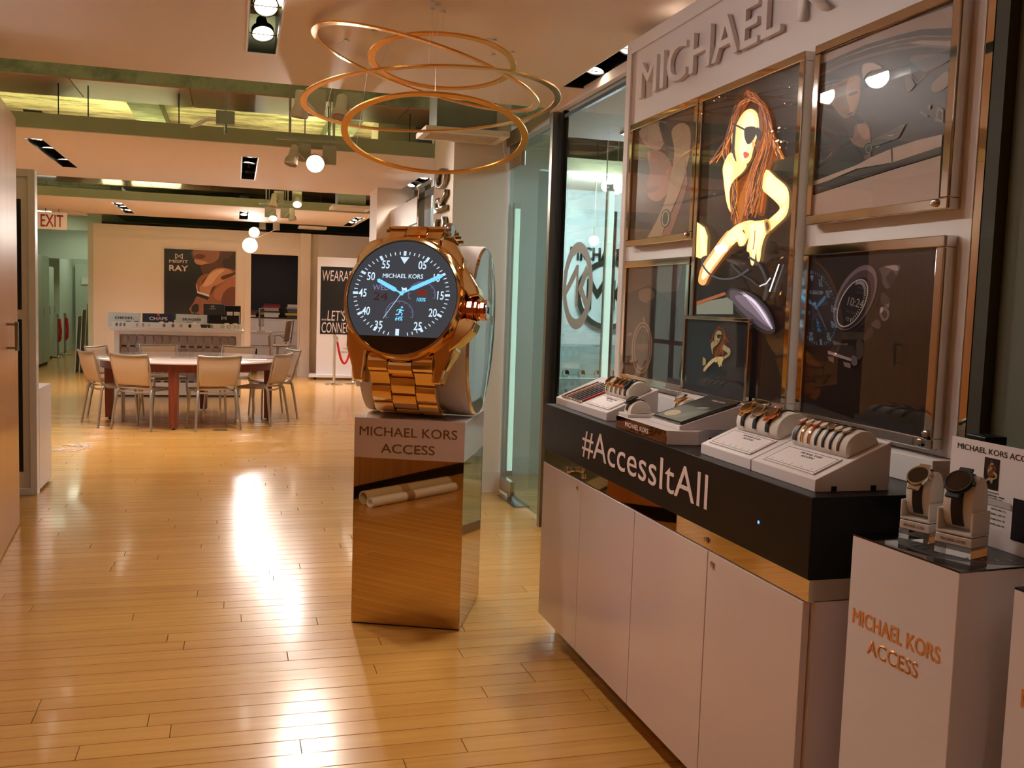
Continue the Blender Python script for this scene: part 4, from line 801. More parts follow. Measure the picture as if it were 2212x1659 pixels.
for i, (c, d, s, nm) in enumerate((('rose', 'paledial', 'greyl', 'rose gold tracker on a wide grey leather band'), ('gold', 'paledial', 'gold', 'slim gold chain tracker'), ('rose', 'paledial', 'rose', 'slim rose gold chain tracker'), ('silver', 'paledial', 'strap', 'silver tracker on a black band, nearest the chain trackers'), ('silver', 'dial', 'strap', 'dark-faced tracker on a black band'), ('silver', 'paledial', 'navy', 'silver tracker on a navy band'), ('silver', 'paledial', 'brown', 'silver tracker on a brown band, last on the roll'))):
    mini_watch(nm, m, -.105+.033*i, c, d, s, .0125, .05, .05, .018 if i == 0 else .008, th=1.45)
# ================================================================== PLINTHS AT THE RIGHT EDGE
def plinth(label, FLc, ex, w, d, h):
    e = Vector((*ex, 0)).normalized(); dpt = Vector((-e.y, e.x, 0)); Mx = frame((FLc[0], FLc[1], 0), e, (0,0,1), -dpt) 
    t = thing('display_plinth', label, 'plinth', (FLc[0], FLc[1], 0)); L = loc(t)
    # local: a along the front edge, b into depth
    q = lambda a, b_, z: tuple((e*a+dpt*b_)+Vector((0, 0, z)))
    vs = [q(a, b_, z) for z in (0, h-.004) for a, b_ in ((0,0),(w,0),(w,d),(0,d))]
    B().add(vs, [(0,3,2,1),(4,5,6,7),(0,1,5,4),(1,2,6,5),(2,3,7,6),(3,0,4,7)]).build('box', 'white', t, bevel=.0015)
    vs = [q(a, b_, z) for z in (h-.0038, h) for a, b_ in ((0,0),(w,0),(w,d),(0,d))]
    B().add(vs, [(0,3,2,1),(4,5,6,7),(0,1,5,4),(1,2,6,5),(2,3,7,6),(3,0,4,7)]).build('top_plate', 'dial', t)
    fm = frame((0,0,0), e, (0,0,1), -dpt)
    return t, e, dpt, fm
rp, e, dpt, fm = plinth('white plinth with black glass top and copper MICHAEL KORS ACCESS lettering', (1.363, 1.859), (.019, -.317), .3176, .43, 1.0)
text('MICHAEL KORS', .265, .034, 'txto', rp, fm @ Matrix.Translation((.150, .815, .0004)), .0006, bold=.02)
text('ACCESS', .155, .034, 'txto', rp, fm @ Matrix.Translation((.148, .762, .0004)), .0006, bold=.012)
to3 = lambda a, b_: e*a+dpt*b_+Vector((0, 0, 1.0004))
pol = [((70, 72, 74), ell(.16, .20, .150, .17)), ((24, 24, 26), ell(.16, .20, .130, .15)), ((60, 60, 66), ell(.16, .2, .11, .13)), ((34, 34, 38), ell(.16, .2, .105, .125))]
for k in range(30):
    a = 2*pi*k/30; pol.append(((140, 140, 146), [(.16+r_*cos(a+s)*.128, .2+r_*sin(a+s)*.148) for r_, s in ((.9, -.02), (1, -.02), (1, .02), (.9, .02))]))
print_mesh('dial_print', rp, to3, (0, 0, 1), pol, 'posterglass', .00005)
rp2, e2, dp2, fm2 = plinth('second white plinth cut off at the lower right corner of the view', (1.41, 1.432), (.012, -.3), .30, .4, 1.0)
text('MICHAEL KORS', .25, .034, 'txto', rp2, fm2 @ Matrix.Translation((.16, .80, .0004)), .0006, bold=.02)
def cuff_watch(label, slabel, a0, b0, case, strap, s=1.0):
    base = e*a0+dpt*b0+Vector((1.363, 1.859, 1.0012)); rz = atan2(e.y, e.x)+.28
    ab = thing('acrylic_block', 'clear acrylic block under the %s' % slabel, 'block', base, rz, 'clear acrylic riser blocks'); B().box((-.036*s, -.03*s, 0), (.036*s, .03*s, .022)).build('block', 'acry', ab)
    st_ = thing('watch_stand', slabel, 'watch stand', base+Vector((0, 0, .0222)), rz, 'white watch stands on the plinth')
    B().box((-.036*s, -.03*s, 0), (.036*s, .03*s, .020)).build('base', 'suede', st_, bevel=.002)
    text('MICHAEL KORS', .05*s, .006, 'txtg', st_, FY((0, -.0302*s, .010)), .0003)
    B().box((-.036*s, -.03*s, .022), (.036*s, .03*s, .028)).box((-.036*s, -.03*s, .028), (-.031*s, .03*s, .066*s)).box((.031*s, -.03*s, .028), (.036*s, .03*s, .066*s)).build('holder', 'suede', st_, bevel=.0015)
    # cuff: D-shaped pad between the cheeks, watch face leaning back
    mm = Matrix.Translation((0, .004, .030)) ; prof = [(-.028*s*cos(2*pi*k/24), .052*s*(1+sin(2*pi*k/24)) ) for k in range(24)]
    B().prism(prof, -.0295*s, .0295*s, mm @ frame((0,0,0), (0,1,0), (0,0,1), (1,0,0))).build('cuff', 'suede', st_, smooth=True, bevel=.003)
    wt = thing('wrist_watch', label, 'watch', base+Vector((0, 0, .0222)), rz, 'watches on stands'); P = lambda k, ee: Vector((0, .004-(.028*s+ee)*cos(k), .030+(.052*s)+(.052*s+ee)*sin(k)))
    vs = []; fs = []; n = 30; sw = .022*s
    for i in range(n+1):
        k = -.9+3.9*i/n
        for ee in (.0012, .0042):
            p = P(k, ee); vs += [p+Vector((-sw/2, 0, 0)), p+Vector((sw/2, 0, 0))]
    for i in range(n): q = i*4; fs += [(q, q+1, q+5, q+4), (q+2, q+6, q+7, q+3), (q, q+4, q+6, q+2), (q+1, q+3, q+7, q+5)]
    B().add(vs, fs).build('strap', strap, wt, smooth=True)
    nr = Vector((0, -.72, .69)).normalized(); p = P(.72, .004); mc = frame(p, (1, 0, 0), Vector((0, .69, .72)).normalized(), nr); r = .027*s; hg = .012
    B().lathe([(r*.86, 0), (r*.98, .003), (r, .008), (r*.93, hg), (r*.84, hg), (r*.80, hg*.85)], 36, mc).build('case', case, wt, smooth=True)
    B().lathe([(.0004, hg*.85), (r*.84, hg*.85), (r*.84, hg*.9), (.0004, hg*.9)], 36, mc).build('dial', 'dial', wt)
    B().lathe([(.003, r*.95), (.0045, r), (.0045, r*1.15), (.002, r*1.16)], 12, mc @ frame((0, 0, .006), (0, 1, 0), (0, 0, 1), (1, 0, 0))).build('crown', case, wt, smooth=True)
    B().box((-sw*.6, r*.7, .0), (sw*.6, r*1.3, .006), 0, mc).box((-sw*.6, -r*1.3, .0), (sw*.6, -r*.7, .006), 0, mc).build('lugs', case, wt, bevel=.001)
cuff_watch('silver-cased watch on black strap, left of the pair at the right edge', 'white cuff stand holding the silver-cased watch', .082, .118, 'silver', 'strap', 1.0)
cuff_watch('all-black watch, right of the pair at the right edge', 'white cuff stand holding the all-black watch', .205, .112, 'strap', 'strap', 1.12)
# printed sign behind the watches
sg = thing('paper_sign', 'printed white sheet headed MICHAEL KORS ACCESS standing behind the two watches', 'sign', (1.60, 1.65, 1.0012))
B().box((0, -.20, 0), (.004, .19, .226)).build('sheet', 'paper', sg)
B().box((.004, -.03, 0), (.05, .03, .004)).box((.004, -.03, .004), (.007, .03, .12)).build('easel', 'paper', sg)
def st_(s, yq, zq, w, h, mat='txtb', b_=.01): text(s, w, h, mat, sg, FX((-.0004, yq, zq)), .0003, bold=b_, align='CENTER')
st_('MICHAEL KORS ACCESS', .055, .207, .23, .0125)
to3 = lambda a, b_: Vector((-.0006, a, b_))
W0 = .064; pol = [((24, 17, 15), [(W0+.021, .125), (W0-.023, .125), (W0-.023, .194), (W0+.021, .194)])]
for c, P, s in woman[:7]+woman[97:121]:
    if min(c) > 200 and len(P) < 12: continue
    pol.append((tuple(int(v*.72) for v in c), [(max(W0-.022, min(W0+.020, W0+.018-(x-1530)/205*.042)), max(.126, min(.193, .193-(y-175)/520*.072))) for x, y in (crom(P, 2) if s else P)]))
pol += [((16, 15, 16), [(-.005, .03), (-.10, .03), (-.10, .12), (-.005, .12)]), ((196, 190, 190), [(.185, .092), (-.0, .092), (-.0, .106), (.185, .106)])]
print_mesh('photo_print', sg, to3, (-1, 0, 0), pol, 'print', .00004)
for s, yq, zq, w in (('TISA TECH JONES', .06, .118, .045), ('SIX PRESENTATIONS - MEDM', .058, .112, .072), ('17% of the Total Business', .058, .1065, .066), ('FALL 2016', .04, .101, .03), ('PROJECTION', .04, .096, .034), ('$0.7M, 46% TTL', .035, .084, .042), ('$300K, -1.0% TTL', .035, .073, .042), ('$200K, 0.5% TTL', .035, .062, .042), ('$100K, 0.2% TTL', .035, .051, .042), ('STATUS', .10, .0985, .02)): st_(s, yq, zq, w, .0042, 'txtb', 0)
sp = thing('striped_box', 'small black and white striped box behind the paper sign', 'box', (1.66, 1.80, 1.0012)); B().box((-.03, -.03, 0), (.03, .03, .232)).build('box', 'black', sp, bevel=.002)
for i in range(4): B().prism([(-.03+.0, .0+.055*i), (.03, .03+.055*i), (.03, .052+.055*i), (-.03, .022+.055*i)], .0302, .0306, frame((0, 0, 0), (0, -1, 0), (0, 0, 1), (-1, 0, 0))).build('stripe', 'paper', sp)
# ================================================================== MIRROR PEDESTAL AND GIANT WATCH
PC = Vector((.867, 4.512, 0)); PR = radians(-23.5)
pd = thing('mirror_pedestal', 'square mirror-clad pedestal with a white MICHAEL KORS ACCESS band under the giant watch', 'pedestal', PC, PR)
B().box((-.255, -.265, .006), (.255, .265, .778)).build('mirror_body', M('rose_mirror', (200, 172, 132), .02, 1), pd, bevel=.001)
B().box((-.25, -.26, 0), (.25, .26, .006)).build('base_gap', 'black', pd)
B().box((-.2555, -.2655, .778), (.2555, .2655, .96)).build('white_band', M('band_gloss_white', (206, 188, 184), .12, coat=.6), pd, bevel=.001)
text('MICHAEL KORS', .452, .042, 'txtg', pd, FY((-.005, -.266, .900)), .0006, bold=.006)
text('ACCESS', .25, .042, 'txtg', pd, FY((-.005, -.266, .824)), .0006, bold=.006)
WR = radians(-29.5); WT = radians(12)
gw = thing('giant_watch', 'giant gold smartwatch display model with lit dial at ten past ten', 'watch', (PC.x, PC.y, .961), WR)
WL = Matrix.Translation(gw.location) @ Matrix.Rotation(WR, 4, 'Z'); WI = WL.inverted()
ZM = lambda x, y: (640+x/3.4567, 440+y/3.4567)
nW = (WL.to_3x3() @ Vector((0, -cos(WT), sin(WT)))); p0 = WL @ Vector((0, -.30, .56))
def hit(x, y): d = ray(*ZM(x, y)); return WI @ (CAM+d*((p0-CAM).dot(nW)/d.dot(nW)))
DC = hit(788, 698)
WF = frame(DC, (1, 0, 0), (0, sin(WT), cos(WT)), (0, -cos(WT), sin(WT))); WFi = WF.inverted()
def dp(x, y): q = WFi @ hit(x, y); return (q.x, q.y)
R = .258
# case
B().lathe([(R*.90, -.14), (R*1.06, -.135), (R*1.12, -.10), (R*1.13, -.06), (R*1.12, -.035), (R*1.09, -.012), (R*1.05, .008), (R*1.01, .010), (R*.995, .004), (R*.995, -.01)], 96, WF).build('case', 'gold', gw, smooth=True)
B().lathe([(R*1.0, -.012), (R*1.0, .0)], 96, WF).build('dial_glass', 'dial', gw)
lugs = B()
for sx in (-1, 1):
    for sv in (-1, 1):
        P = [(sx*.60*R, sv*.80*R), (sx*1.02*R, sv*.48*R), (sx*1.0*R, sv*.86*R), (sx*.86*R, sv*1.22*R), (sx*.80*R, sv*1.46*R), (sx*.62*R, sv*1.46*R)]
        if sv > 0: P = [(sx*.55*R, .80*R), (sx*1.02*R, .48*R), (sx*.98*R, .78*R), (sx*.80*R, 1.03*R), (sx*.62*R, 1.10*R), (sx*.55*R, 1.10*R)]
        lugs = B().prism(P, -.125, -.035 if sv < 0 else -.05, WF); lugs.build('lug', 'gold', gw, smooth=False, bevel=.012, seg=3)
B().prism([(-.56*R, .8*R), (.56*R, .8*R), (.56*R, 1.12*R), (-.56*R, 1.12*R)], -.125, -.045, WF).build('end_link', 'gold', gw, bevel=.012, seg=3)
B().prism([(-.28*R, 1.03*R), (.28*R, 1.03*R), (.28*R, 1.05*R), (-.28*R, 1.05*R)], -.046, -.0445, WF).build('end_link_groove', 'dark', gw)
for P in ([(1.0,.67),(1.16,.46),(1.30,.26),(1.36,.09),(1.17,.05),(1.0,.22)], [(1.0,-.32),(1.17,-.30),(1.34,-.34),(1.28,-.52),(1.10,-.72),(.88,-.92)]):
    B().prism([(a*R, b_*R) for a, b_ in P], -.115, -.02, WF).build('crown_guard', 'gold', gw, bevel=.010, seg=3)
CM = WF @ frame((1.12*R, -.125*R, -.068), (0, 1, 0), (0, 0, 1), (1, 0, 0))
prof = []
B().lathe([(.15*R, -.02), (.17*R, 0), (.205*R, .006), (.205*R, .030), (.185*R, .033), (.185*R, .037), (.20*R, .040), (.20*R, .052), (.155*R, .056), (.155*R, .063), (.185*R, .066), (.185*R, .084), (.165*R, .090)], 12, CM).build('crown', 'rose', gw, bevel=.002)
cc = B().lathe([(.0005, .089), (.155*R, .089), (.155*R, .094), (.0005, .094)], 40, CM).build('crown_cap', 'silver', gw, smooth=True)
text('MK', .035, .03, 'black', cc, CM @ Matrix.Translation((0, 0, .0942)) @ Matrix.Rotation(pi/2, 4, 'Z'), .0006, name='crown_mark')
# screen: disc with a flat cut at the bottom
ac = [dp(440, 990)[1], 0]; vcut = (dp(560, 985)[1]+dp(960, 998)[1])/2
t_ = math.asin(max(-1, min(1, vcut/(R*.985)))); n = 80
scr = [(R*.985*cos(t_+(pi-2*t_)*k/n), R*.985*sin(t_+(pi-2*t_)*k/n)) for k in range(n+1)]
sc = B().prism(scr, .0005, .0012, WF).build('screen', 'screen', gw)
def E(th, r): return (786+r*(sin(th)*362+cos(th)*29), 675+r*(sin(th)*11-cos(th)*320))
def poly(P, d=.0018): return B().prism([dp(*p) for p in P], .0013, d, WF)
tk = B()
for i in range(60):
    th = 2*pi*i/60; hour = i % 5 == 0; r0, r1, w_ = (.895, 1.0, .030) if hour else (.915, .985, .010)
    if i in (29, 30, 31): continue
    P = [E(th+s/r_*.9, r_) for r_, s in ((r0, -w_), (r1, -w_), (r1, w_), (r0, w_))]
    Q = [dp(*p) for p in P]
    if min(q[1] for q in Q) < vcut+.002: continue
    B().prism(Q, .0013, .0018, WF).build('minute_mark', 'ink', sc)
tk.prism([dp(*p) for p in ((742, 935), (769, 937), (766, 985), (739, 983))], .0013, .0018, WF)
tk.build('minute_mark', 'ink', sc)
poly(((778, 398), (846, 401), (808, 450))).build('marker_triangle', 'ink', sc)
def dtext(s, x, y, wz, hz, mat='ink', b_=0., sh=0.): 
    q = dp(x, y); k = R/401*1.03
    text(s, wz*k if wz else 0, hz*k, mat, sc, WF @ Matrix.Translation((q[0], q[1], .0013)), .0006, bold=b_, shear=sh, name='numeral' if s.isdigit() else 'lettering')
for s, x, y in (('55', 670, 455), ('05', 943, 460), ('50', 560, 542), ('10', 1050, 555), ('45', 497, 665), ('15', 1078, 687), ('40', 522, 800), ('20', 1020, 815), ('35', 615, 905), ('25', 908, 915)): dtext(s, x, y, 56 if s[0] != '1' else 46, 56, b_=.012)
dtext('MICHAEL KORS', 797, 541, 286, 29, b_=.012); dtext('WED', 634, 625, 118, 36, 'inkp'); dtext('24', 630, 692, 100, 52, 'inkm')
dtext('100%', 934, 717, 66, 26, 'inkb', .012, .25); dtext('64%', 768, 858, 54, 30, 'inkb', .012, .25)
poly(((903, 650), (975, 652), (974, 680), (902, 678))).build('battery_bar', 'inkr', sc)
def gauge(cx, cy, r, a0, a1, n, mat):
    g = B()
    for i in range(n+1):
        a = a0+(a1-a0)*i/n; l = .80 if i % 6 == 0 else .92
        g.prism([dp(*p) for p in [(cx+r*q*sin(a)+s*cos(a), cy-r*.93*q*cos(a)+s*sin(a)) for q, s in ((l, -1.1), (1, -1.1), (1, 1.1), (l, 1.1))]], .0013, .0016, WF)
    g.prism([dp(cx+r*q*sin(a0+(a1-a0)*i/30), cy-r*.93*q*cos(a0+(a1-a0)*i/30)) for q, rg in ((1.0, range(31)), (.985, range(30, -1, -1))) for i in rg], .0013, .0015, WF)
    g.build('gauge', mat, sc)
gauge(938, 678, 103, -1.95, 1.9, 48, 'inkp'); gauge(770, 822, 105, -1.9, 1.9, 48, 'inkp')
# runner icon
rn = B()
for P in (ell(790, 775, 8, 8, 0, 14), band([(782, 787), (772, 812)], 15), band([(774, 808), (792, 820), (786, 838)], 8), band([(771, 812), (764, 826), (742, 828)], 8), band([(780, 790), (760, 790), (750, 802)], 6), band([(782, 790), (792, 800), (804, 796)], 6)): rn.prism([dp(*p) for p in P], .0013, .0017, WF)
rn.build('runner_icon', 'inkb', sc)
c0 = (788, 671)
def hand(tip, w0, w1, tail, name, mat, z0, nose=.06):
    d = Vector((tip[0]-c0[0], tip[1]-c0[1])); L_ = d.length; d /= L_; nn = Vector((-d.y, d.x))
    pt = lambda a, s: dp(c0[0]+d.x*a+nn.x*s, c0[1]+d.y*a+nn.y*s)
    B().prism([pt(-tail, -w0), pt(L_*.2, -w0), pt(L_*.28, -w1), pt(L_*(1-nose), -w1*.9), pt(L_, 0), pt(L_*(1-nose), w1*.9), pt(L_*.28, w1), pt(L_*.2, w0), pt(-tail, w0)], z0, z0+.0012, WF).build(name, mat, sc)
hand((604, 566), 6, 16, 0, 'hour_hand', 'inkb', .002); hand((1102, 534), 6, 15, 0, 'minute_hand', 'inkb', .0034); hand((650, 858), 1.6, 1.6, 40, 'second_hand', 'ink', .0048, .02)
poly(((790, 622), (805, 634), (826, 628), (828, 652), (806, 648), (792, 650)), .006).build('hand_counterweight', 'ink', sc); poly(ell(788, 671, 15, 15, 0, 20), .0066).build('hand_pin', 'inkb', sc)
# bracelet links along a bent path (y, z in the watch's own frame)
def links(path, phase0, name='bracelet_link', widths=((-.152, -.060), (-.056, .056), (.060, .152)), pitch=.084, L=.074, th=.024):
    P = crom_open(path, 12); S_ = [0]
    for a, b_ in zip(P, P[1:]): S_.append(S_[-1]+hypot(b_[0]-a[0], b_[1]-a[1]))
    def pos(s):
        s = max(0, min(S_[-1], s))
        for i in range(len(P)-1):
            if S_[i+1] >= s: k = (s-S_[i])/max(1e-9, S_[i+1]-S_[i]); return (P[i][0]+(P[i+1][0]-P[i][0])*k, P[i][1]+(P[i+1][1]-P[i][1])*k)
        return P[-1]
    for ci, (x0, x1) in enumerate(widths):
        s = phase0+(0 if ci != 1 else pitch/2)
        while s < S_[-1]-.01:
            a, b_ = s-L/2, s+L/2; a = max(0, a); b_ = min(S_[-1], b_)
            if b_-a > .02:
                n = 6; out = []; inn = []
                for k in range(n+1):
                    p = pos(a+(b_-a)*k/n); q0 = pos(a+(b_-a)*k/n-.004); q1 = pos(a+(b_-a)*k/n+.004); d = hypot(q1[0]-q0[0], q1[1]-q0[1]) or 1; nx, nz_ = (q1[1]-q0[1])/d, -(q1[0]-q0[0])/d
                    bul = .006*sin(pi*k/n)
                    out.append((p[0]+nx*(th/2+bul), p[1]+nz_*(th/2+bul))); inn.append((p[0]-nx*th/2, p[1]-nz_*th/2))
                B().prism(out+inn[::-1], x0, x1, frame((0,0,0), (0,1,0), (0,0,1), (1,0,0))).build(name, 'gold', gw, bevel=.0025)
            s += pitch
    # connecting bars in the gaps
    s = phase0+L*.57
    pins = B()
    while s < S_[-1]-.02:
        p = pos(s); pins.tube([(-.148, p[0], p[1]), (.148, p[0], p[1])], .008, 10); s += pitch/2
    pins.build('bracelet_pins', M('dark_gold_bar', (150, 108, 56), .2, 1), gw, smooth=True)  # bars in a darker gold than the links
def crom_open(P, k):
    Q = [P[0]]+list(P)+[P[-1]]; out = []
    for i in range(1, len(Q)-2):
        p0_, p1_, p2_, p3_ = Q[i-1], Q[i], Q[i+1], Q[i+2]
        for j in range(k):
            t = j/k; out.append(tuple(.5*((2*p1_[d])+(-p0_[d]+p2_[d])*t+(2*p0_[d]-5*p1_[d]+4*p2_[d]-p3_[d])*t*t+(-p0_[d]+3*p1_[d]-3*p2_[d]+p3_[d])*t**3) for d in (0, 1)))
    return out+[P[-1]]
yb_, zb_ = DC.y, DC.z
links([(yb_+.05-1.05*R*sin(WT), zb_-1.0*R), (yb_+.045-1.25*R*sin(WT), zb_-1.2*R), (-.285, .20), (-.262, .12), (-.222, .058), (-.16, .028), (-.08, .022)], .03)
links([(yb_+.07+1.0*R*sin(WT), zb_+1.0*R), (yb_+.10+1.1*R*sin(WT), zb_+1.12*R), (-.12, zb_+1.22*R), (.0, zb_+1.20*R), (.10, zb_+1.06*R), (.19, zb_+.8*R)], .02, widths=((-.128, -.052), (-.048, .048), (.052, .128)))
B().lathe([(.030, 0), (.034, .006), (.034, .026), (.028, .034)], 28, frame((.130, -.12, zb_+1.205*R), (0, 1, 0), (0, 0, 1), (1, 0, 0))).build('clasp_pin', 'silver', gw, smooth=True)
# white oval cushion carrying the watch
ca, cb, cyy, czz = .225, .405, .065, .412
cu = thing('watch_cushion', 'white oval drum cushion with mirrored end caps inside the giant watch bracelet', 'cushion', (PC.x, PC.y, .961), WR)
tl = radians(10)
def oval(s, n=64): return [(cyy+s*(ca*cos(2*pi*k/n)*cos(tl)+cb*sin(2*pi*k/n)*sin(tl)), czz+s*cb*sin(2*pi*k/n)*cos(tl)*1.0-s*ca*cos(2*pi*k/n)*sin(tl)) for k in range(n)]
zmin = min(p[1] for p in oval(1)); sh = .002-zmin
FX2 = frame((0, 0, sh), (0,1,0), (0,0,1), (1,0,0))
B().prism(oval(1), -.27, .255, FX2).build('drum', 'cushion', cu, smooth=True, bevel=.006)
bb = B(); n = 64
for i, (s, x) in enumerate(((.985, .2555), (.97, .268), (.80, .274), (.5, .279), (.02, .281))):
    for p in oval(s): bb.v.append(tuple(FX2 @ Vector((p[0], p[1], x))))
for i in range(4):
    for k in range(n): bb.f.append((i*n+k, i*n+(k+1) % n, (i+1)*n+(k+1) % n, (i+1)*n+k)); bb.m.append(0)
bb.build('mirror_cap', 'chrome', cu, smooth=True)
B().box((-.31, cyy-.15, .12), (-.272, cyy-.02, .20)).build('strap_tab', 'plugw', cu, bevel=.003)
# power lead behind the cushion
B().tube([(.20, .30, .30), (.23, .33, .24), (.22, .34, .18), (.19, .31, .14)], .006, 8).build('power_lead', 'rubber', cu, smooth=True)

# ================================================================== GOLD RING MOBILE
def hoop(label, cpx, dist, A, Bm, ang, wdt=.033, th=.009):
    c = CAM+ray(*cpx)*dist; a1 = (RT*cos(ang)-UP*sin(ang)); dn = (-RT*sin(ang)-UP*cos(ang))
    Rr = A/FL*dist; e_ = math.asin(min(.99, Bm/A)); vd = ray(*cpx).normalized()
    a1 = (a1-vd*a1.dot(vd)).normalized(); pu = (dn-vd*dn.dot(vd)-a1*dn.dot(a1)).normalized()
    a2 = vd*cos(e_)+pu*sin(e_); nn = a1.cross(a2).normalized()
    t = thing('gold_ring', label, 'hanging ring', c, 0, 'gold hoops hung above the giant watch')
    ring_prism(B(), Rr, Rr-wdt, -th/2, th/2, frame((0,0,0), a1, a2, nn), 128).build('hoop', 'goldr', t, bevel=.0015)
    for k in (.6, 2.7, 4.7):
        p = (a1*cos(k)+a2*sin(k))*(Rr-wdt/2); top = Vector((p.x*.8, p.y*.8, CZ-c.z))
        if c.y+top.y > 6.15: top.y = 6.15-c.y
        B().tube([p, top], .0008, 5).build('wire', 'wire', t)
        B().lathe([(.012, 0), (.014, .004), (.006, .01)], 12, Matrix.Translation(top-Vector((0, 0, .0105)))).build('ceiling_hook', 'plugw', t)
    return t
hoop('gold hoop tilted steeply down to the right, leftmost of the hanging four', (922, 152), 4.75, 254, 52, radians(18.5))
hoop('smallest gold hoop, uppermost in the middle', (956, 136), 4.6, 160, 58, radians(4))
hoop('widest flat gold hoop', (933, 222), 4.7, 279, 68, radians(-1))
hoop('lowest gold hoop hanging just over the giant watch', (940, 295), 4.6, 201, 84, radians(3))
# ================================================================== TABLE AND CHAIRS
TC = Vector((-.50, 11.97, 0))
tb2 = thing('meeting_table', 'round white-topped meeting table with dark cherry legs', 'table', TC)
B().lathe([(.001, .715), (1.03, .715), (1.05, .722), (1.05, .735), (1.04, .742), (.001, .742)], 96).build('table_top', 'gloss', tb2, smooth=True)
ring_prism(B(), .99, .95, .63, .715, Matrix.Identity(4), 96).build('apron', 'woodt', tb2, smooth=True)
for (lx, ly) in ((-.637, 11.049), (.388, 11.924), (-1.403, 12.042), (-.379, 12.892)):
    p = Vector((lx, ly, 0))-TC; a = atan2(p.y, p.x); m_ = Matrix.Translation(p) @ Matrix.Rotation(a, 4, 'Z')
    lg = B(); w0, w1 = .042, .05
    vs = [m_ @ Vector(v) for v in ((-w0,-w0,.02),(w0,-w0,.02),(w0,w0,.02),(-w0,w0,.02),(-w1,-w1,.714),(w1,-w1,.714),(w1,w1,.714),(-w1,w1,.714))]
    lo = lg.add(vs, [(0,3,2,1),(4,5,6,7),(0,1,5,4),(1,2,6,5),(2,3,7,6),(3,0,4,7)]).build('leg', 'woodt', tb2, bevel=.003)
    B().lathe([(.018, 0), (.018, .008), (.006, .01), (.006, .021)], 12, m_).build('foot_glide', 'rubber', lo)
def make_chair():
    t = thing('mesh_chair', 'x', 'chair', group='mesh chairs around the meeting table')
    # faces +y, rear legs at -y
    for sx in (-1, 1):
        B().tube([(sx*.245, -.25, 0), (sx*.225, -.215, .25), (sx*.205, -.19, .42), (sx*.20, -.165, .45)], [.012, .015, .017, .014], 10).build('leg', 'alu', t, smooth=True)
        B().tube([(sx*.225, .20, 0), (sx*.205, .19, .25), (sx*.195, .175, .43)], [.011, .013, .014], 10).build('leg', 'alu', t, smooth=True)
    sd = B()
    for sx in (-1, 1):
        sd.tube([(sx*.195, .215, .435), (sx*.20, .05, .43), (sx*.20, -.12, .435), (sx*.203, -.185, .465), (sx*.21, -.215, .54), (sx*.225, -.245, .68), (sx*.232, -.29, .825)], [.012, .012, .013, .014, .013, .012, .010], 10)
    sd.tube([(-.232, -.29, .825), (-.12, -.312, .815), (0, -.318, .811), (.12, -.312, .815), (.232, -.29, .825)], .012, 10)
    sd.tube([(-.2, .175, .418), (.2, .175, .418)], .010, 8).tube([(-.2, -.17, .418), (0, -.18, .405), (.2, -.17, .418)], .011, 8)
    sd.tube([(-.195, .215, .435), (.195, .215, .435)], .009, 8)
    sd.build('frame', 'alu', t, smooth=True)
    def back(u, v):
        x = (u-.5)*2; zq = .49+v*.325; half = .206+.024*v
        return (x*half, -.198-.085*v-.02*sin(pi*v)-.026*(1-x*x)*(.4+.6*v), zq-.012*(1-x*x)*v)
    B().grid(back, 12, 10).build('backrest', 'fabric', t, smooth=True, solid=.004)
    def seat(u, v):
        x = (u-.5)*2; return (x*.195, .21-v*.385, .442-.018*(1-x*x)*sin(pi*min(1, v*1.1))+.03*max(0, v-.86)*4)
    B().grid(seat, 12, 10).build('seat', 'fabric', t, smooth=True, solid=.004)
    return t
ch0 = make_chair(); first = True
CH = [(-119.6, 1.03, 'cream mesh chair with its back to the view, left of the front table leg'), (-72.6, 1.0, 'cream mesh chair with its back to the view, right of the front table leg'), (-152.7, 1.05, 'cream mesh chair seen side-on at the left end of the table'), (-27.4, 1.02, 'cream mesh chair seen side-on at the right end of the table'),
      (19, 1.12, 'cream mesh chair behind the right-hand side-on chair'), (62, 1.02, 'cream mesh chair on the far side of the table, at the right'), (112, 1.02, 'cream mesh chair on the far side of the table, in the middle'), (156, 1.05, 'cream mesh chair on the far side of the table, at the left')]
for a, rr, lb_ in CH:
    c = ch0 if first else clone(ch0); first = False
    a = radians(a); c.location = (TC.x+cos(a)*(rr-.13), TC.y+sin(a)*(rr-.13), 0); c.rotation_euler = (0, 0, a+pi/2); c['label'] = lb_
# ================================================================== CONSOLE WITH WATCH GRID
cs = thing('watch_console', 'white display console with rows of grey watch-shaped pads behind the table', 'console', (-.775, 14.6, 0)); x0, x1 = -.865, .865
B().box((x0, .06, 0), (x1, .50, .93)).build('back_body', 'white', cs)
B().box((x0, 0, 0), (x0+.07, .06, .93)).box((x1-.07, 0, 0), (x1, .06, .93)).box((x0+.07, 0, .885), (x1-.07, .06, .93)).box((x0+.07, 0, 0), (x1-.07, .06, .2)).build('front_frame', 'white', cs, bevel=.002)
B().box((x0+.01, -.002, 0), (x1-.01, 0, .02)).build('plinth_strip', 'dark', cs)
B().box((x0-.05, -.05, .932), (x1+.03, .52, .975)).build('ledge', 'white', cs, bevel=.003)
ton = [(-.044, -.035), (-.052, 0), (-.05, .05), (-.03, .074), (.03, .074), (.05, .05), (.052, 0), (.044, -.035), (.03, -.072), (-.03, -.072)]
pm_ = None
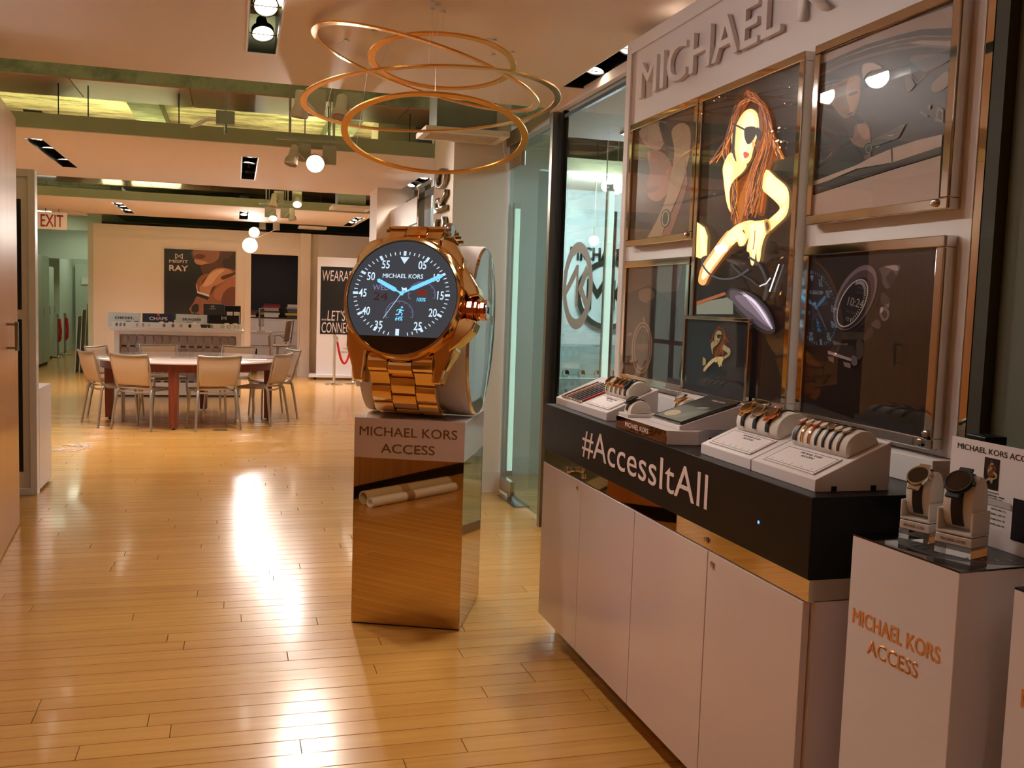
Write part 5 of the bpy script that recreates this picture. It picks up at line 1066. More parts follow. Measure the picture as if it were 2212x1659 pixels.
for r_ in range(4):
    for k in range(14):
        xx = x0+.07+(x1-x0-.14)*(k+.5)/14; zq = .80-.17*r_
        if pm_ is None:
            B().prism(ton, 0, .035, frame((xx, .0595, zq), (1,0,0), (0,0,1), (0,-1,0))).build('watch_pad', 'pill', cs, bevel=.004); pm_ = cs.children[-1]; px0, pz0 = xx, zq
            sh0 = B().box((px0-.034, .028, pz0-.088), (px0+.034, .0595, pz0-.074)).build('pad_gap', 'dark', cs)
        else:
            for src in (pm_, sh0):
                o = src.copy(); COL.objects.link(o); o.parent = cs; o.location = (xx-px0, 0, zq-pz0)
def board(body, xa, xb, mat, tmat, th_, extra=None, label=''):
    A = aty(xa, 690, 14.78); C = aty(xb, 690, 14.78); t = thing('brand_board', label, 'sign board', ((A.x+C.x)/2, 14.74, .9755), 0, 'brand boards on the console'); w2 = (C.x-A.x)/2-.004
    tilt = Matrix.Rotation(radians(-14), 4, 'X')
    B().box((-w2, 0, 0), (w2, .012, .215), 0, tilt).build('board', mat, t, bevel=.001)
    text(body, w2*1.15, th_, tmat, t, tilt @ FY((0, -.0004, .14)), .001, bold=.02)
    if extra: text(extra, w2*.85, .02, 'grayt', t, tilt @ FY((0, -.0004, .095)), .001)
    return t, tilt
board('DIESEL', 233, 305, 'lgrey', 'txtb', .034, label='pale board lettered DIESEL on the console')
t, tilt = board('CHAPS', 307, 377, 'navyp', 'txtw', .05, label='navy board lettered CHAPS on the console')
B().box((-.018, -.001, .178), (.018, 0, .208), 0, tilt).build('flag_mark', 'exit', t)
board('SKAGEN', 379, 448, 'lgrey', 'txtb', .038, 'CONNECTED', label='pale board lettered SKAGEN on the console')
def bow(parent, Mx, s, mat):
    b_ = B(); 
    for P in ([(-1,.75),(-.78,.75),(0,.12),(.78,.75),(1,.75),(1,.5),(.8,.5),(0,-.12),(-.8,.5),(-1,.5)], [(-1,.5),(-.8,.5),(-.8,-.75),(-1,-.75)], [(1,.5),(.8,.5),(.8,-.75),(1,-.75)], [(-.8,-.75),(-.8,-.5),(-.25,.05),(-.1,-.06)], [(.8,-.75),(.8,-.5),(.25,.05),(.1,-.06)]): b_.prism([(x*s, y*s) for x, y in P], 0, .001, Mx)
    b_.build('bow_logo', mat, parent)
t, tilt = board('MISFIT', 450, 517, 'black', 'txtw', .032, label='black board lettered MISFIT with bow logo on the console')
t.children[1].location = (0, 0, -.03); bow(t, tilt @ FY((0, -.0004, .172)), .034, 'txtw')
# printed strip on the ledge front + little watch stands
lg_ = thing('ledge_print_strip', 'white strip of printed watch pictures along the console edge', 'sign', (-.775, 14.57, .979)); tl3 = Matrix.Rotation(radians(-35), 4, 'X')
B().box((-.90, 0, 0), (.88, .006, .10), 0, tl3).build('strip', 'paper', lg_)
pol = []
for i, (x, c) in enumerate(((-.83,(110,106,104)),(-.78,(140,134,130)),(-.73,(120,116,112)),(-.56,(176,160,168)),(-.48,(170,150,160)),(-.40,(200,190,190)),(-.20,(120,110,120)),(-.08,(104,96,108)),(.03,(190,160,130)),(.15,(40,34,36)))): pol.append((c, ell(x, .05, .022 if i > 5 else .016, .032, 0, 14)))
for x in (.31, .35, .40): pol.append(((38, 30, 30), [(x, .02), (x+.04, .03), (x+.03, .085), (x-.02, .08)]))
pol.append(((150, 140, 136), ell(.45, .05, .02, .034, 0, 14)))
for x in (.60, .69): pol += [((70, 64, 64), ell(x, .05, .026, .026, 0, 16)), ((232, 222, 220), ell(x, .05, .019, .019, 0, 16))]
for x in (.77, .82): pol += [((150, 146, 146), ell(x, .05, .014, .028, 0, 14)), ((232, 222, 220), ell(x, .05, .007, .016, 0, 12))]
print_mesh('picture_print', lg_, lambda a, b_: tl3 @ Vector((a, -.0006, b_)), tl3.to_3x3() @ Vector((0, -1, 0)), pol, 'print', .0002)
for i, (xp, c, nm) in enumerate(((277, 'strap', 'small black watch stand by the DIESEL board, left one'), (295, 'strap', 'small black watch stand by the DIESEL board, right one'), (349, 'gold', 'gold watch on a white stand by the CHAPS board'), (368, 'silver', 'white watch stand by the CHAPS board, right one'), (421, 'silver', 'grey watch stand by the SKAGEN board'), (439, 'brown', 'brown-strapped watch stand by the SKAGEN board'), (490, 'paper', 'tiny white stand by the MISFIT board, left one'), (508, 'paper', 'tiny white stand by the MISFIT board, right one'))):
    p = aty(xp, 696, 14.68); o = thing('watch_holder', nm, 'watch stand', (p.x, 14.685, .9755), 0, 'little watch stands on the console')
    B().lathe([(.022, 0), (.022, .004), (.012, .01), (.012, .06), (.03, .066), (.032, .09), (.026, .095)], 14).build('cup', 'plugw' if i > 1 else 'strap', o, smooth=True)
    B().lathe([(.034, .068), (.036, .07), (.036, .088), (.034, .09)], 14, cap=False).build('watch_band', c, o, smooth=True)
# misfit box display on the console
mb = thing('boxed_tracker_display', 'charcoal MISFIT box display with two white packs on the console', 'display', (-.22, 14.93, .9755))
B().box((-.23, 0, 0), (.07, .12, .37)).build('box', M('charcoal_card', (52, 46, 48), .6), mb, bevel=.002); bow(mb, FY((-.1, -.001, .33)), .022, 'txtw'); text('MISFIT', .09, .014, 'txtw', mb, FY((-.1, -.001, .295)), .001)
B().box((.075, .02, 0), (.30, .12, .35)).build('tray', 'black', mb)
for xx in (.10, .20):
    pk = B().box((xx, -.01, 0), (xx+.085, .02, .26)).build('white_pack', 'paper', mb, bevel=.001)
    print_mesh('pack_print', pk, lambda a, b_: Vector((a, -.0106, b_)), (0, -1, 0), [((60, 44, 44), ell(xx+.042, .15, .02, .028)), ((40, 34, 34), [(xx+.032, .10), (xx+.052, .10), (xx+.052, .2), (xx+.032, .2)])], 'print')
# ================================================================== BACK WALL POSTER
YP = 18.47
rp_ = thing('wall_poster', 'large black wall poster of a woman touching her shoulder, lettered MISFIT RAY', 'poster', (-.62, YP, 1.0)); Lp = rp_.location
xa, xb, zt = -1.235, .0, 2.275
B().box((xa+.62-.02, .012, -.02), (xb+.62+.02, .03, zt-1.0+.025)).build('frame', 'wallw', rp_, bevel=.003)
B().box((xa+.62, .004, 0), (xb+.62, .012, zt-1.0)).build('board', 'dark', rp_)
R4 = lambda *p: zz((0, 440), 3.318, p)
def cz(pts, sm=1):
    out = []
    for p in (crom(pts, 3) if sm else pts): q = aty(*p, YP); out.append((max(xa, min(xb, q.x)), max(1.0, min(zt, q.z))))
    return out
sk, sk2, sk3 = (150, 96, 66), (196, 138, 100), (92, 56, 40)
pol = [((30, 26, 27), [(xa, 1.0), (xb, 1.0), (xb, zt), (xa, zt)]),
 ((58, 40, 32), cz(R4((1520,300),(1700,330),(1700,480),(1590,470),(1560,420)))), (sk3, cz(R4((1385,320),(1660,320),(1650,380),(1600,400),(1580,440),(1470,440),(1400,420)))), (sk, cz(R4((1390,330),(1560,330),(1560,400),(1480,440),(1420,430),(1395,390)))), ((110, 50, 44), cz(R4((1398,370),(1440,360),(1475,378),(1440,398),(1405,392)))), (sk2, cz(R4((1395,400),(1440,405),(1500,430),(1440,440),(1400,425)))),
 (sk3, cz(R4((1440,440),(1580,430),(1600,470),(1520,500),(1470,520)))), (sk, cz(R4((1410,560),(1450,510),(1520,500),(1690,480),(1690,780),(1370,780),(1400,690),(1420,640)))), (sk3, cz(R4((1450,560),(1500,520),(1560,540),(1520,640),(1470,660)))),
 (sk2, cz(R4((1430,600),(1470,560),(1500,500),(1550,466),(1620,462),(1680,500),(1690,520),(1630,540),(1600,560),(1560,580),(1520,600),(1500,650),(1450,650)))), ((226, 176, 140), cz(R4((1450,590),(1500,510),(1560,475),(1610,475),(1560,520),(1510,580)))), (sk3, cz(R4((1590,520),(1690,490),(1690,506),(1600,545)))), ((176, 116, 84), cz(R4((1560,600),(1690,520),(1690,690),(1560,690),(1530,650)))), ((120, 72, 52), cz(R4((1600,640),(1690,600),(1690,780),(1590,780)))),
 (sk, cz(R4((1410,660),(1480,660),(1470,740),(1400,780),(1370,780)))), ((226, 220, 214), cz(R4((1412,626),(1500,652),(1500,668),(1412,640)), 0)), ((24, 20, 20), cz(R4((1410,640),(1500,668),(1490,690),(1404,660)), 0)), ((40, 30, 28), cz(R4((1380,730),(1420,720),(1420,775),(1375,775)))), ((200, 150, 116), cz(R4((1408,570),(1420,620),(1412,625),(1404,590))))]
print_mesh('print', rp_, lambda a, b_: Vector((a, YP+.0035, b_)), (0, -1, 0), pol, 'print', .0003, Lp)
def wtxt(s, zx, zy, wz, hz):
    q = aty(*R4((zx, zy))[0], YP); k = 18.47/FL/3.318/.97; text(s, wz*k, hz*k, 'txtw', rp_, FY((q.x-Lp.x, -.003, q.z-Lp.z)), .001, bold=.025 if s == 'RAY' else .015)
wtxt('MISFIT', 1281, 414, 116, 20); wtxt('RAY', 1281, 462, 118, 38); q = aty(*R4((1283, 377))[0], YP); bow(rp_, FY((q.x-Lp.x, -.003, q.z-Lp.z)), .065, 'txtw')
# ================================================================== TOTEM, STANCHIONS
tt = thing('wheeled_totem', 'white wheeled panel with black WEARABLES LET\'S GET CONNECTED poster', 'sign', (1.85, 17.72, 0), radians(-8)); 
B().box((-.43, 0, .09), (.50, .12, 2.22)).build('panel', 'white', tt, bevel=.004); B().box((-.55, -.13, .045), (.55, .30, .095)).build('base', 'white', tt, bevel=.004)
for xx in (-.45, .45):
    for yy_ in (-.08, .25): B().lathe([(.022, -.012), (.022, .012)], 14, frame((xx, yy_, .0225), (0,1,0), (0,0,1), (1,0,0))).build('caster', 'wheel', tt)
B().box((-.37, -.003, .83), (.43, -.0005, 2.05)).build('black_print', 'dark', tt)
for s, zq in (('WEARABLES', 1.89), ("...LET'S GET", 1.17), ('CONNECTED', .95)): text(s, .74, .19, 'txtw', tt, FY((.03, -.0034, zq)), .001, shear=.12)
for i, s in enumerate(('FOSSIL', 'SKAGEN', 'MISFIT', 'MICHAEL KORS', 'EMPORIO ARMANI', 'KATE SPADE', 'DIESEL', 'CHAPS')): text(s, 0, .035, 'grayt', tt, FY((.40, -.001, .76-.064*i)), .001, align='RIGHT')
def stanchion(label, p, h=.86):
    t = thing('rope_stanchion', label, 'stanchion', p, 0, 'chrome rope stanchions')
    B().lathe([(.15, 0), (.15, .012), (.13, .022), (.035, .03), (.025, .04)], 36).build('base', 'chrome', t, smooth=True)
    B().lathe([(.024, .03), (.024, h-.06), (.034, h-.055), (.034, h-.035), (.026, h-.03), (.03, h-.01), (.014, h)], 20).build('post', 'chrome', t, smooth=True); return t
s1 = stanchion('chrome stanchion in front of the wheeled panel, nearer one', (1.655, 16.79, 0)); s2 = stanchion('chrome stanchion mostly hidden behind the giant watch', (2.0, 16.95, 0))
rp3 = thing('velvet_rope', 'red velvet rope sagging between the two stanchions by the wheeled panel', 'rope', (1.655, 16.79, .78))
pts = [Vector((.04+.28*k/16, .14*k/16, -.42*(1-((k-8)/8)**2)-.0)) for k in range(17)]
B().tube(pts, .019, 12).build('rope', 'rope', rp3, smooth=True)
for q in (pts[0], pts[-1]): B().lathe([(.022, -.05), (.024, -.04), (.024, .03), (.012, .05)], 14, Matrix.Translation(q)).build('rope_end', 'chrome', rp3, smooth=True)
# ================================================================== OFFICE THROUGH THE DOORWAY
nb = thing('black_board', 'large black board on the office wall seen through the doorway', 'board', (1.0, 22.82, 1.02)); B().box((-1.2, 0, 0), (1.1, .06, 1.56)).build('panel', 'dark', nb, bevel=.004); B().box((-1.22, .05, -.01), (1.12, .07, 1.58)).build('edge', 'black', nb)
fc = thing('file_cabinet', 'long white file cabinet with three drawer rows below the black board', 'cabinet', (1.2, 22.35, 0)); B().box((-1.1, .02, .04), (1.0, .44, .98)).build('body', 'white', fc)
for zq in (.06, .37, .68):
    for xx in (-1.09, -.06): dw = B().box((xx, 0, zq), (xx+1.02, .02, zq+.29)).build('drawer', 'white', fc, bevel=.006); B().box((xx+.1, -.004, zq+.25), (xx+.92, 0, zq+.275)).build('pull', 'lgrey', dw)
B().box((-1.12, -.01, .981), (1.02, .45, 1.005)).build('worktop', 'brown', fc)
cols = [('red', (150, 30, 40)), ('white', (214, 206, 200)), ('charcoal', (60, 60, 70)), ('tan', (180, 160, 140)), ('blue', (60, 90, 130)), ('yellow', (200, 190, 60)), ('cream', (226, 218, 200)), ('brown', (130, 60, 40)), ('maroon', (90, 20, 30))]
def stack(xc, idx, lab):
    z = 1.0055
    for i, ci in enumerate(idx):
        nm, cc_ = cols[ci]; hgt = random.uniform(.035, .065); w_, d_ = random.uniform(.32, .42), random.uniform(.22, .28); o = thing('book', '%s book lying in the %s' % (nm, lab), 'book', (xc+random.uniform(-.02, .02), 22.6, z), random.uniform(-.06, .06), 'books on the office cabinet')
        mm_ = M('book_cover', cc_, .5); B().box((-w_/2, -d_/2, 0), (w_/2, d_/2, .004)).box((-w_/2, -d_/2, hgt-.004), (w_/2, d_/2, hgt)).box((-w_/2, -d_/2, .004), (w_/2, -d_/2+.005, hgt-.004)).build('cover', mm_, o); B().box((-w_/2+.006, -d_/2+.006, .0042), (w_/2-.006, d_/2-.008, hgt-.0042)).build('pages', 'paper', o); z += hgt+.0006
stack(.78, (6, 1, 2, 3, 0, 8), 'office book stack nearer the middle of the doorway'); stack(1.32, (2, 5, 7, 4, 3, 1), 'office book stack at the right of the doorway'); stack(.30, (1, 7, 2), 'office book stack behind the monitor')
dk = thing('office_desk', 'white desk inside the office doorway', 'desk', (.30, 19.9, 0)); B().box((-.75, -.35, .74), (.42, .35, .775)).build('desktop', 'white', dk, bevel=.003)
for xx in (-.72, .38):
    for yy_ in (-.32, .30): B().box((xx, yy_, 0), (xx+.04, yy_+.04, .74)).build('leg', 'white', dk)
mo = thing('monitor', 'thin monitor seen edge-on on the office desk', 'monitor', (.52, 19.85, .7755), radians(80)); B().box((-.26, 0, .1), (.26, .03, .46)).build('panel', 'alu', mo, bevel=.004); B().box((-.25, -.002, .115), (.25, 0, .45)).build('screen', 'dial', mo); B().box((-.03, .03, 0), (.03, .045, .2)).box((-.1, -.06, 0), (.1, .09, .008)).build('stand', 'alu', mo)
sp_ = thing('desk_speaker', 'grey upright speaker on the office desk', 'speaker', (.18, 19.75, .7755)); B().box((-.06, -.06, .02), (.06, .06, .34)).build('body', 'greym', sp_, bevel=.02, seg=3); B().lathe([(.06, 0), (.06, .012), (.03, .02)], 20).build('foot', 'dark', sp_)
tw = thing('computer_tower', 'black computer tower under the office desk', 'computer', (.33, 20.1, 0)); B().box((-.1, -.2, .01), (.1, .2, .42)).build('case', 'black', tw, bevel=.01); B().box((-.09, -.204, .2), (.09, -.2, .4)).build('front_grille', 'dark', tw)
oc = thing('office_chair', 'white mesh office chair on casters by the desk', 'chair', (.86, 20.7, 0), radians(75))
B().grid(lambda u, v: ((u-.5)*.46, -.22-.06*v+.05*((u-.5)*2)**2, .55+.42*v), 8, 8).build('backrest', 'fabric', oc, smooth=True, solid=.006); B().grid(lambda u, v: ((u-.5)*.46, -.22+.44*v, .46-.02*sin(pi*u)), 8, 8).build('seat', 'fabric', oc, smooth=True, solid=.02)
B().tube([(-.24, -.22, .5), (-.24, -.28, .98), (.24, -.28, .98), (.24, -.22, .5)], .012, 8).build('frame', 'alu', oc, smooth=True); B().tube([(0, 0, .1), (0, 0, .45)], .025, 12).build('column', 'chrome', oc, smooth=True)
for sx in (-1, 1): B().tube([(sx*.25, .12, .46), (sx*.28, .12, .66), (sx*.28, -.1, .68), (sx*.25, -.22, .6)], .012, 8).build('armrest', 'alu', oc, smooth=True)
for k in range(5):
    a = 2*pi*k/5+.3; B().tube([(0, 0, .12), (.28*cos(a), .28*sin(a), .075)], [.022, .014], 8).build('leg', 'chrome', oc, smooth=True); B().lathe([(.028, -.02), (.028, .02)], 12, frame((.28*cos(a), .28*sin(a), .0285), (sin(a), -cos(a), 0), (0,0,1), (-cos(a), -sin(a), 0))).build('caster', 'wheel', oc)
# ================================================================== HALLWAY
def locker(label, p, w_, d_, h_, n):
    t = thing('tall_cupboard', label, 'cupboard', p, 0); B().box((0, 0, .06), (w_, d_, h_)).build('body', 'lock', t)
    for k in range(n):
        y0_, y1_ = d_*k/n, d_*(k+1)/n; dr = B().box((w_, y0_+.004, .06), (w_+.018, y1_-.004, h_-.01)).build('door', 'lock', t, bevel=.002); B().tube([(w_+.018, y1_-.08, .98), (w_+.045, y1_-.08, .98), (w_+.045, y1_-.08, 1.12), (w_+.018, y1_-.08, 1.12)], .006, 6).build('handle', 'steel', dr)
    B().box((0.02, .02, 0), (w_-.02, d_-.02, .06)).build('plinth', 'dark', t)
locker('near tall grey-green cupboard along the hallway', (-4.15, 19.6, 0), .60, 1.25, 2.12, 2); locker('farther tall pale cupboard along the hallway', (-4.35, 21.6, 0), .58, 1.1, 1.95, 2)
bx = thing('cardboard_box', 'brown box on top of the near hallway cupboard', 'box', (-3.85, 19.9, 2.1205)); B().box((-.16, -.2, 0), (.16, .2, .22)).build('carton', 'kraft', bx, bevel=.004); B().box((-.03, -.201, .221), (.03, .2, .2215)).build('tape', 'tan', bx)
for (p, lb_) in (((-3.70, 22.85, 0), 'steel stanchion stored in the hallway, nearer one'), ((-3.70, 23.75, 0), 'steel stanchion stored in the hallway, farther one')):
    s = stanchion(lb_, p, .95); B().tube([(.03, -.03, .84), (.06, -.06, .6), (.05, -.06, .4), (.02, -.05, .35)], .03, 10).build('hung_rope', 'rope', s, smooth=True)
th_ = thing('thermostat', 'white thermostat panel on the hallway door wall', 'thermostat', (-3.55, 26.29, 1.62)); B().box((-.16, -.03, 0), (.16, 0, .17)).build('body', 'plugw', th_, bevel=.006); B().box((.0, -.032, .05), (.13, -.03, .14)).build('display', 'dark', th_)
sw_ = thing('light_switch', 'white light switch below the thermostat in the hallway', 'switch', (-3.52, 26.29, 1.12)); B().box((-.04, -.01, 0), (.04, 0, .13)).build('plate', 'plugw', sw_, bevel=.003); B().box((-.012, -.016, .045), (.012, -.01, .085)).build('rocker', 'plugw', sw_)
for i in range(3):
    o = thing('leaning_panel', ('front', 'middle', 'rear')[i]+' grey sheet leaning on the end of the back wall beside the hallway', 'panel', (-2.60-.075*i, 18.75+.02*i, 0), 0, 'sheets leaning by the hallway'); q = Matrix.Rotation(.05, 4, 'Y'); B().box((-.008, -.1, .004), (.0, .62, 1.25-.12*i), 0, q).build('sheet', 'steel', o); B().box((-.010, -.106, .004), (.002, -.1, 1.25-.12*i), 0, q).build('edge_strip', 'plugw', o)
# exit sign
ex = aty(113, 477, 17.4); es = thing('exit_sign', 'white hanging sign with red EXIT letters', 'exit sign', (ex.x, 17.4, ex.z)); B().box((-.22, -.03, -.14), (.22, .03, .14)).build('box', M('exit_box', (238, 226, 204), .5, em=(255, 235, 200), ems=.12), es, bevel=.006); text('EXIT', .34, .2, 'exit', es, FY((.0, -.0305, .0)), .001, bold=.01); B().tube([(-.1, 0, .13), (-.1, 0, 2.8-ex.z)], .008, 8).tube([(.1, 0, .13), (.1, 0, 2.8-ex.z)], .008, 8).build('hanger', 'greym', es)
# ================================================================== AIR UNITS
def air(label, x, y, z, w_, d_, hh):
    t = thing('ceiling_air_unit', label, 'air unit', (x, y, z)); B().box((-w_*.36, -d_*.36, .05), (w_*.36, d_*.36, hh)).build('duct_box', 'duct', t, bevel=.004)
    ff = B().box((-w_/2, -d_/2, 0), (w_/2, -d_/2+.05, .04)).box((-w_/2, d_/2-.05, 0), (w_/2, d_/2, .04)).box((-w_/2, -d_/2+.05, 0), (-w_/2+.05, d_/2-.05, .04)).box((w_/2-.05, -d_/2+.05, 0), (w_/2, d_/2-.05, .04)).build('grille_frame', 'wallw', t, bevel=.004)
    n = 7
    for k in range(n): B().box((-w_/2+.05, -.018, -.003), (w_/2-.05, .018, .003), 0, Matrix.Translation((0, -d_/2+.05+(d_-.1)*(k+.5)/n, .02)) @ Matrix.Rotation(.6, 4, 'X')).build('louvre', 'wallw', t)
    B().box((-w_*.36, -d_*.36, .045), (w_*.36, d_*.36, .05)).build('plenum', 'dark', t)
    for sx in (-1, 1): B().tube([(sx*w_*.3, 0, hh), (sx*w_*.3, 0, 3.6-z)], .006, 6).build('rod', 'greym', t)
air('air diffuser and duct box hung beside the white pilaster with letters', 1.60, 7.05, 2.70, .62, .40, .42); air('air unit hung in the second ceiling gap at the right', 1.50, 13.4, 2.70, .52, .5, .26); air('small air unit hung above the wheeled panel', 1.35, 18.2, 2.74, .5, .4, .25); air('air unit hung beside the exit sign', -2.75, 18.2, 2.78, .5, .5, .25)
jb = aty(487, 255, 8.0); j = thing('junction_box', 'galvanised junction box with loose cable above the hung ceiling', 'junction box', jb); B().box((-.07, -.04, -.05), (.07, .04, .05)).build('box', 'duct', j, bevel=.004); B().tube([(0, 0, -.05), (0, 0, -.12)], .012, 8).tube([(0, 0, .05), (0, 0, 3.6-jb.z)], .006, 6).build('conduit', 'steel', j, smooth=True); B().tube([(-.06, 0, -.02), (-.14, 0, -.03), (-.2, 0, -.07), (-.26, 0, -.09)], .008, 8).tube([(-.06, 0, .0), (-.13, -.02, -.015), (-.2, -.02, -.05), (-.24, -.02, -.085)], .006, 8).build('cable', 'plugw', j, smooth=True)
for i, xp in enumerate((105, 173, 380, 720, 905)):
    q = aty(xp, 240, 8.4); o = thing('hanger_wire', 'thin ceiling hanger wire in the first gap, %s' % ('first', 'second', 'third', 'fourth', 'fifth')[i]+' from the left', 'wire', (q.x, 8.84, 2.93), 0, 'ceiling hanger wires'); B().tube([(0, 0, 0), (0, 0, .67)], .005, 6).build('rod', 'dark', o)
# ================================================================== LEFT SHOWCASE
sc_ = thing('tall_showcase_panel', 'tall white framed panel with black insets at the left edge', 'panel', (-1.37, 7.56, 0)); B().box((-.9, .02, 0), (0, .09, 2.33)).build('board', 'white', sc_); B().box((-.9, 0, 0), (-.855, .02, 2.33)).box((-.045, 0, 0), (0, .02, 2.33)).box((-.855, 0, 0), (-.045, .02, .05)).box((-.855, 0, 2.28), (-.045, .02, 2.33)).build('frame', 'white', sc_, bevel=.002)
for z0_, z1_ in ((.17, 1.27), (1.34, 2.12)): B().box((-.72, .014, z0_), (-.094, .0198, z1_)).build('black_inset', 'dark', sc_)
lb2 = thing('low_white_cabinet', 'low white box cabinet standing behind the tall framed panel', 'cabinet', (-1.37, 7.66, 0)); B().box((-.9, 0, .02), (0, .47, .765)).build('body', 'white', lb2, bevel=.002); B().box((-.88, .02, 0), (-.02, .45, .02)).build('plinth', 'dark', lb2)
# ================================================================== SHOWROOM CONTENTS (behind glass)
sl = thing('showroom_letters', 'dark raised MICHAEL KORS letters on the showroom wall behind the glass', 'sign', (3.9, 10.39, 1.9)); a = aty(1248, 548, 10.38); b_ = aty(1345, 548, 10.38); k = (b_.x-a.x)/6.2
text('MICHAEL KORS', k*12, .15, 'black', sl, FY((a.x+k*5-3.9, -.001, a.z-1.9-.0)), .03, bold=.015)
q = aty(1312, 637, 10.38); md = thing('round_logo_medallion', 'round chrome medallion with black MK monogram on the showroom wall', 'logo', (q.x, 10.39, q.z)); ring_prism(B(), .40, .34, 0, .05, FY((0, 0, 0)), 64).build('rim', 'chrome', md, smooth=True); B().lathe([(.0005, 0), (.34, 0), (.34, .02), (.0005, .02)], 64, FY((0, 0, 0))).build('disc', 'showw', md); text('MK', .5, .34, 'black', md, FY((0, -.021, 0)), .015, bold=.03)
for i, xp in enumerate((1313, 1325)):
    p = aty(xp, 560, 7.2); o = thing('door_pull', 'tall chrome bar pull on the inner glass door, %s of the pair' % ('left', 'right')[i], 'door handle', (p.x, 7.2, .75), 0, 'tall bar pulls'); B().tube([(0, 0, 0), (0, 0, 1.5)], .018, 16).build('bar', 'chrome', o, smooth=True); B().tube([(0, 0, .25), (0, .06, .25)], .009, 8).tube([(0, 0, 1.25), (0, .06, 1.25)], .009, 8).build('standoff', 'chrome', o, smooth=True)
p = aty(1313, 560, 7.265); dg2 = struct(thing('door_4', 'inner double glass door of the showroom', 'door', (p.x+.025, 7.27, 0))); del dg2['category']
for sx, nm in ((-1, 0), (1, 1)): B().box((sx*.005+(0 if sx > 0 else -.62), 0, .02), (sx*.005+(.62 if sx > 0 else 0), .010, 2.55)).build('pane', 'glass', dg2)
sc2 = thing('showroom_counter', 'white showroom counter with a glass top behind the glass front', 'counter', (3.0, 8.4, 0)); B().box((-.2, 0, 0), (.9, .45, .82)).build('body', 'showw', sc2, bevel=.003); B().box((-.22, -.02, .83), (.92, .47, 1.12)).build('vitrine', 'glass', sc2); text('MICHAEL KORS', .8, .12, 'grayt', sc2, FY((.35, -.001, .66)), .001, bold=.02); B().box((.1, -.003, .30), (.8, 0, .52)).build('drawer_front', 'brown', sc2)
for i in range(4):
    o = thing('wrist_watch', 'gold watch on the showroom counter, %s along' % ('first', 'second', 'third', 'fourth')[i], 'watch', (3.0+.16*i, 8.55, .8205), 0, 'gold watches in the showroom vitrine'); ring_prism(B(), .035, .03, -.012, .012, frame((0, 0, .036), (1,0,0), (0,0,1), (0,-1,0)), 20).build('bracelet', 'gold', o, smooth=True); B().lathe([(.02, 0), (.02, .008)], 18, frame((0, -.036, .05), (1,0,0), (0,0,1), (0,-1,0))).build('case', 'gold', o, smooth=True)
# ================================================================== FAR RIGHT BAY: skyline picture, glass, pilaster letters
sk_ = thing('skyline_picture', 'pale tall picture of a grey city skyline in the far right bay', 'picture', (1.75, 10.55, 0)); B().box((0, -.87, .1), (.05, .87, 2.54)).build('panel', 'white', sk_, bevel=.003)
pol = [((196, 176, 172), [(.85, .2), (-.85, .2), (-.85, 2.25), (.85, 2.25)])]; xx = .84; random.seed(3)
while xx > -.8:
    w_ = random.uniform(.03, .09); hgt = 1.2+random.random()*.75+.15*sin(xx*4); g = random.randint(120, 165); pol.append(((g, g-10, g-8), [(xx, .25), (max(-.84, xx-w_), .25), (max(-.84, xx-w_), hgt), (xx, hgt)])); xx -= w_*.8
print_mesh('print', sk_, lambda a, b_: Vector((-.0006, a, b_)), (-1, 0, 0), pol, 'print', .00015)
B().box((-.004, -.87, 2.262), (-.0005, .87, 2.275)).build('divider', 'dark', sk_)
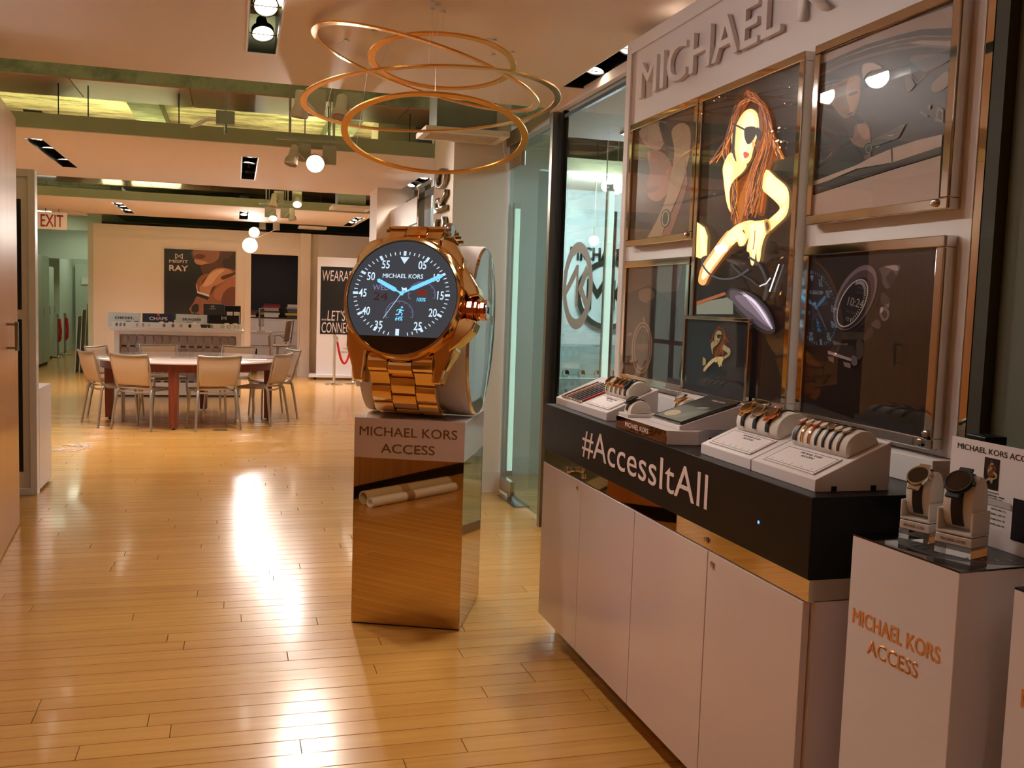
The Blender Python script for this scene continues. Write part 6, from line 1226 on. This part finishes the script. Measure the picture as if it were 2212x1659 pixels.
w2_ = struct(thing('window_2', 'glass bay between the pilasters', 'window', (1.95, 8.03, 0))); del w2_['category']; B().box((0, 0, .02), (.012, 3.38, 2.62)).build('pane', 'glass', w2_); B().box((-.02, 1.0, 0), (.03, 1.05, 2.62)).build('mullion', 'black', w2_); B().box((-.02, 0, 2.60), (.03, 3.38, 2.66)).build('header', 'black', w2_); B().box((-.2, 1.56, 0), (-.14, 1.62, 2.62)).build('post', 'chrome', w2_)
pl_ = thing('pilaster_letters', 'column of turned metal letters on the white pilaster beside the glass door', 'sign', (1.59, 7.64, 1.7))
for s, yp in (('O', 387), ('R', 436), ('C', 492), ('A', 552)):
    q = atx(957, yp, 1.585); text(s, .155, .42, 'steel', pl_, FX((-.001, 7.62-7.64, q.z-1.7)) @ Matrix.Rotation(pi/2, 4, 'Z'), .035, bold=.02, name='letter')
# ================================================================== SMALL FLOOR THINGS
ol = thing('floor_outlet', 'brass floor outlet plate before the table', 'floor outlet', (-.146, 10.99, 0.0003)); B().box((-.075, -.05, 0), (.075, .05, .004)).build('plate', 'brass', ol, bevel=.001); B().box((-.06, -.035, .004), (-.005, .035, .006)).box((.005, -.035, .004), (.06, .035, .006)).build('lid', 'steel', ol)
sp2 = thing('shredded_packing', 'little heap of white paper shreds on the floor by the low white cabinet', 'paper scraps', (-1.50, 9.75, .0004)); bb = B(); random.seed(5)
for i in range(26):
    x, y_ = random.uniform(-.13, .13), random.uniform(-.22, .22); a = random.uniform(-.7, .7); l = random.uniform(.05, .13); bb.tube([(x, y_, .004), (x+l*cos(a)*.5, y_+l*sin(a)*.5, .012), (x+l*cos(a), y_+l*sin(a), .004)], .004, 5)
o = bb.build('shreds', 'paper', sp2); o['kind'] = 'stuff'
for i, (yy_, r_, m_, nm) in enumerate(((1.9, .05, 'kraft', 'kraft paper tube lying by the wood wall'), (1.95, .035, 'paper', 'white rolled poster lying by the wood wall'))):
    o = thing('poster_roll', nm, 'roll', (-1.02+.1*i, yy_, r_+.0004), radians(8), 'rolled posters on the floor'); ring_prism(B(), r_, r_*.8, -.45, .45, frame((0,0,0), (1,0,0), (0,0,1), (0,-1,0)), 28).build('tube', m_, o, smooth=True); ring_prism(B(), r_*1.03, r_*1.0, -.1, -.02, frame((0,0,0), (1,0,0), (0,0,1), (0,-1,0)), 28).build('tape_band', 'tan', o, smooth=True)
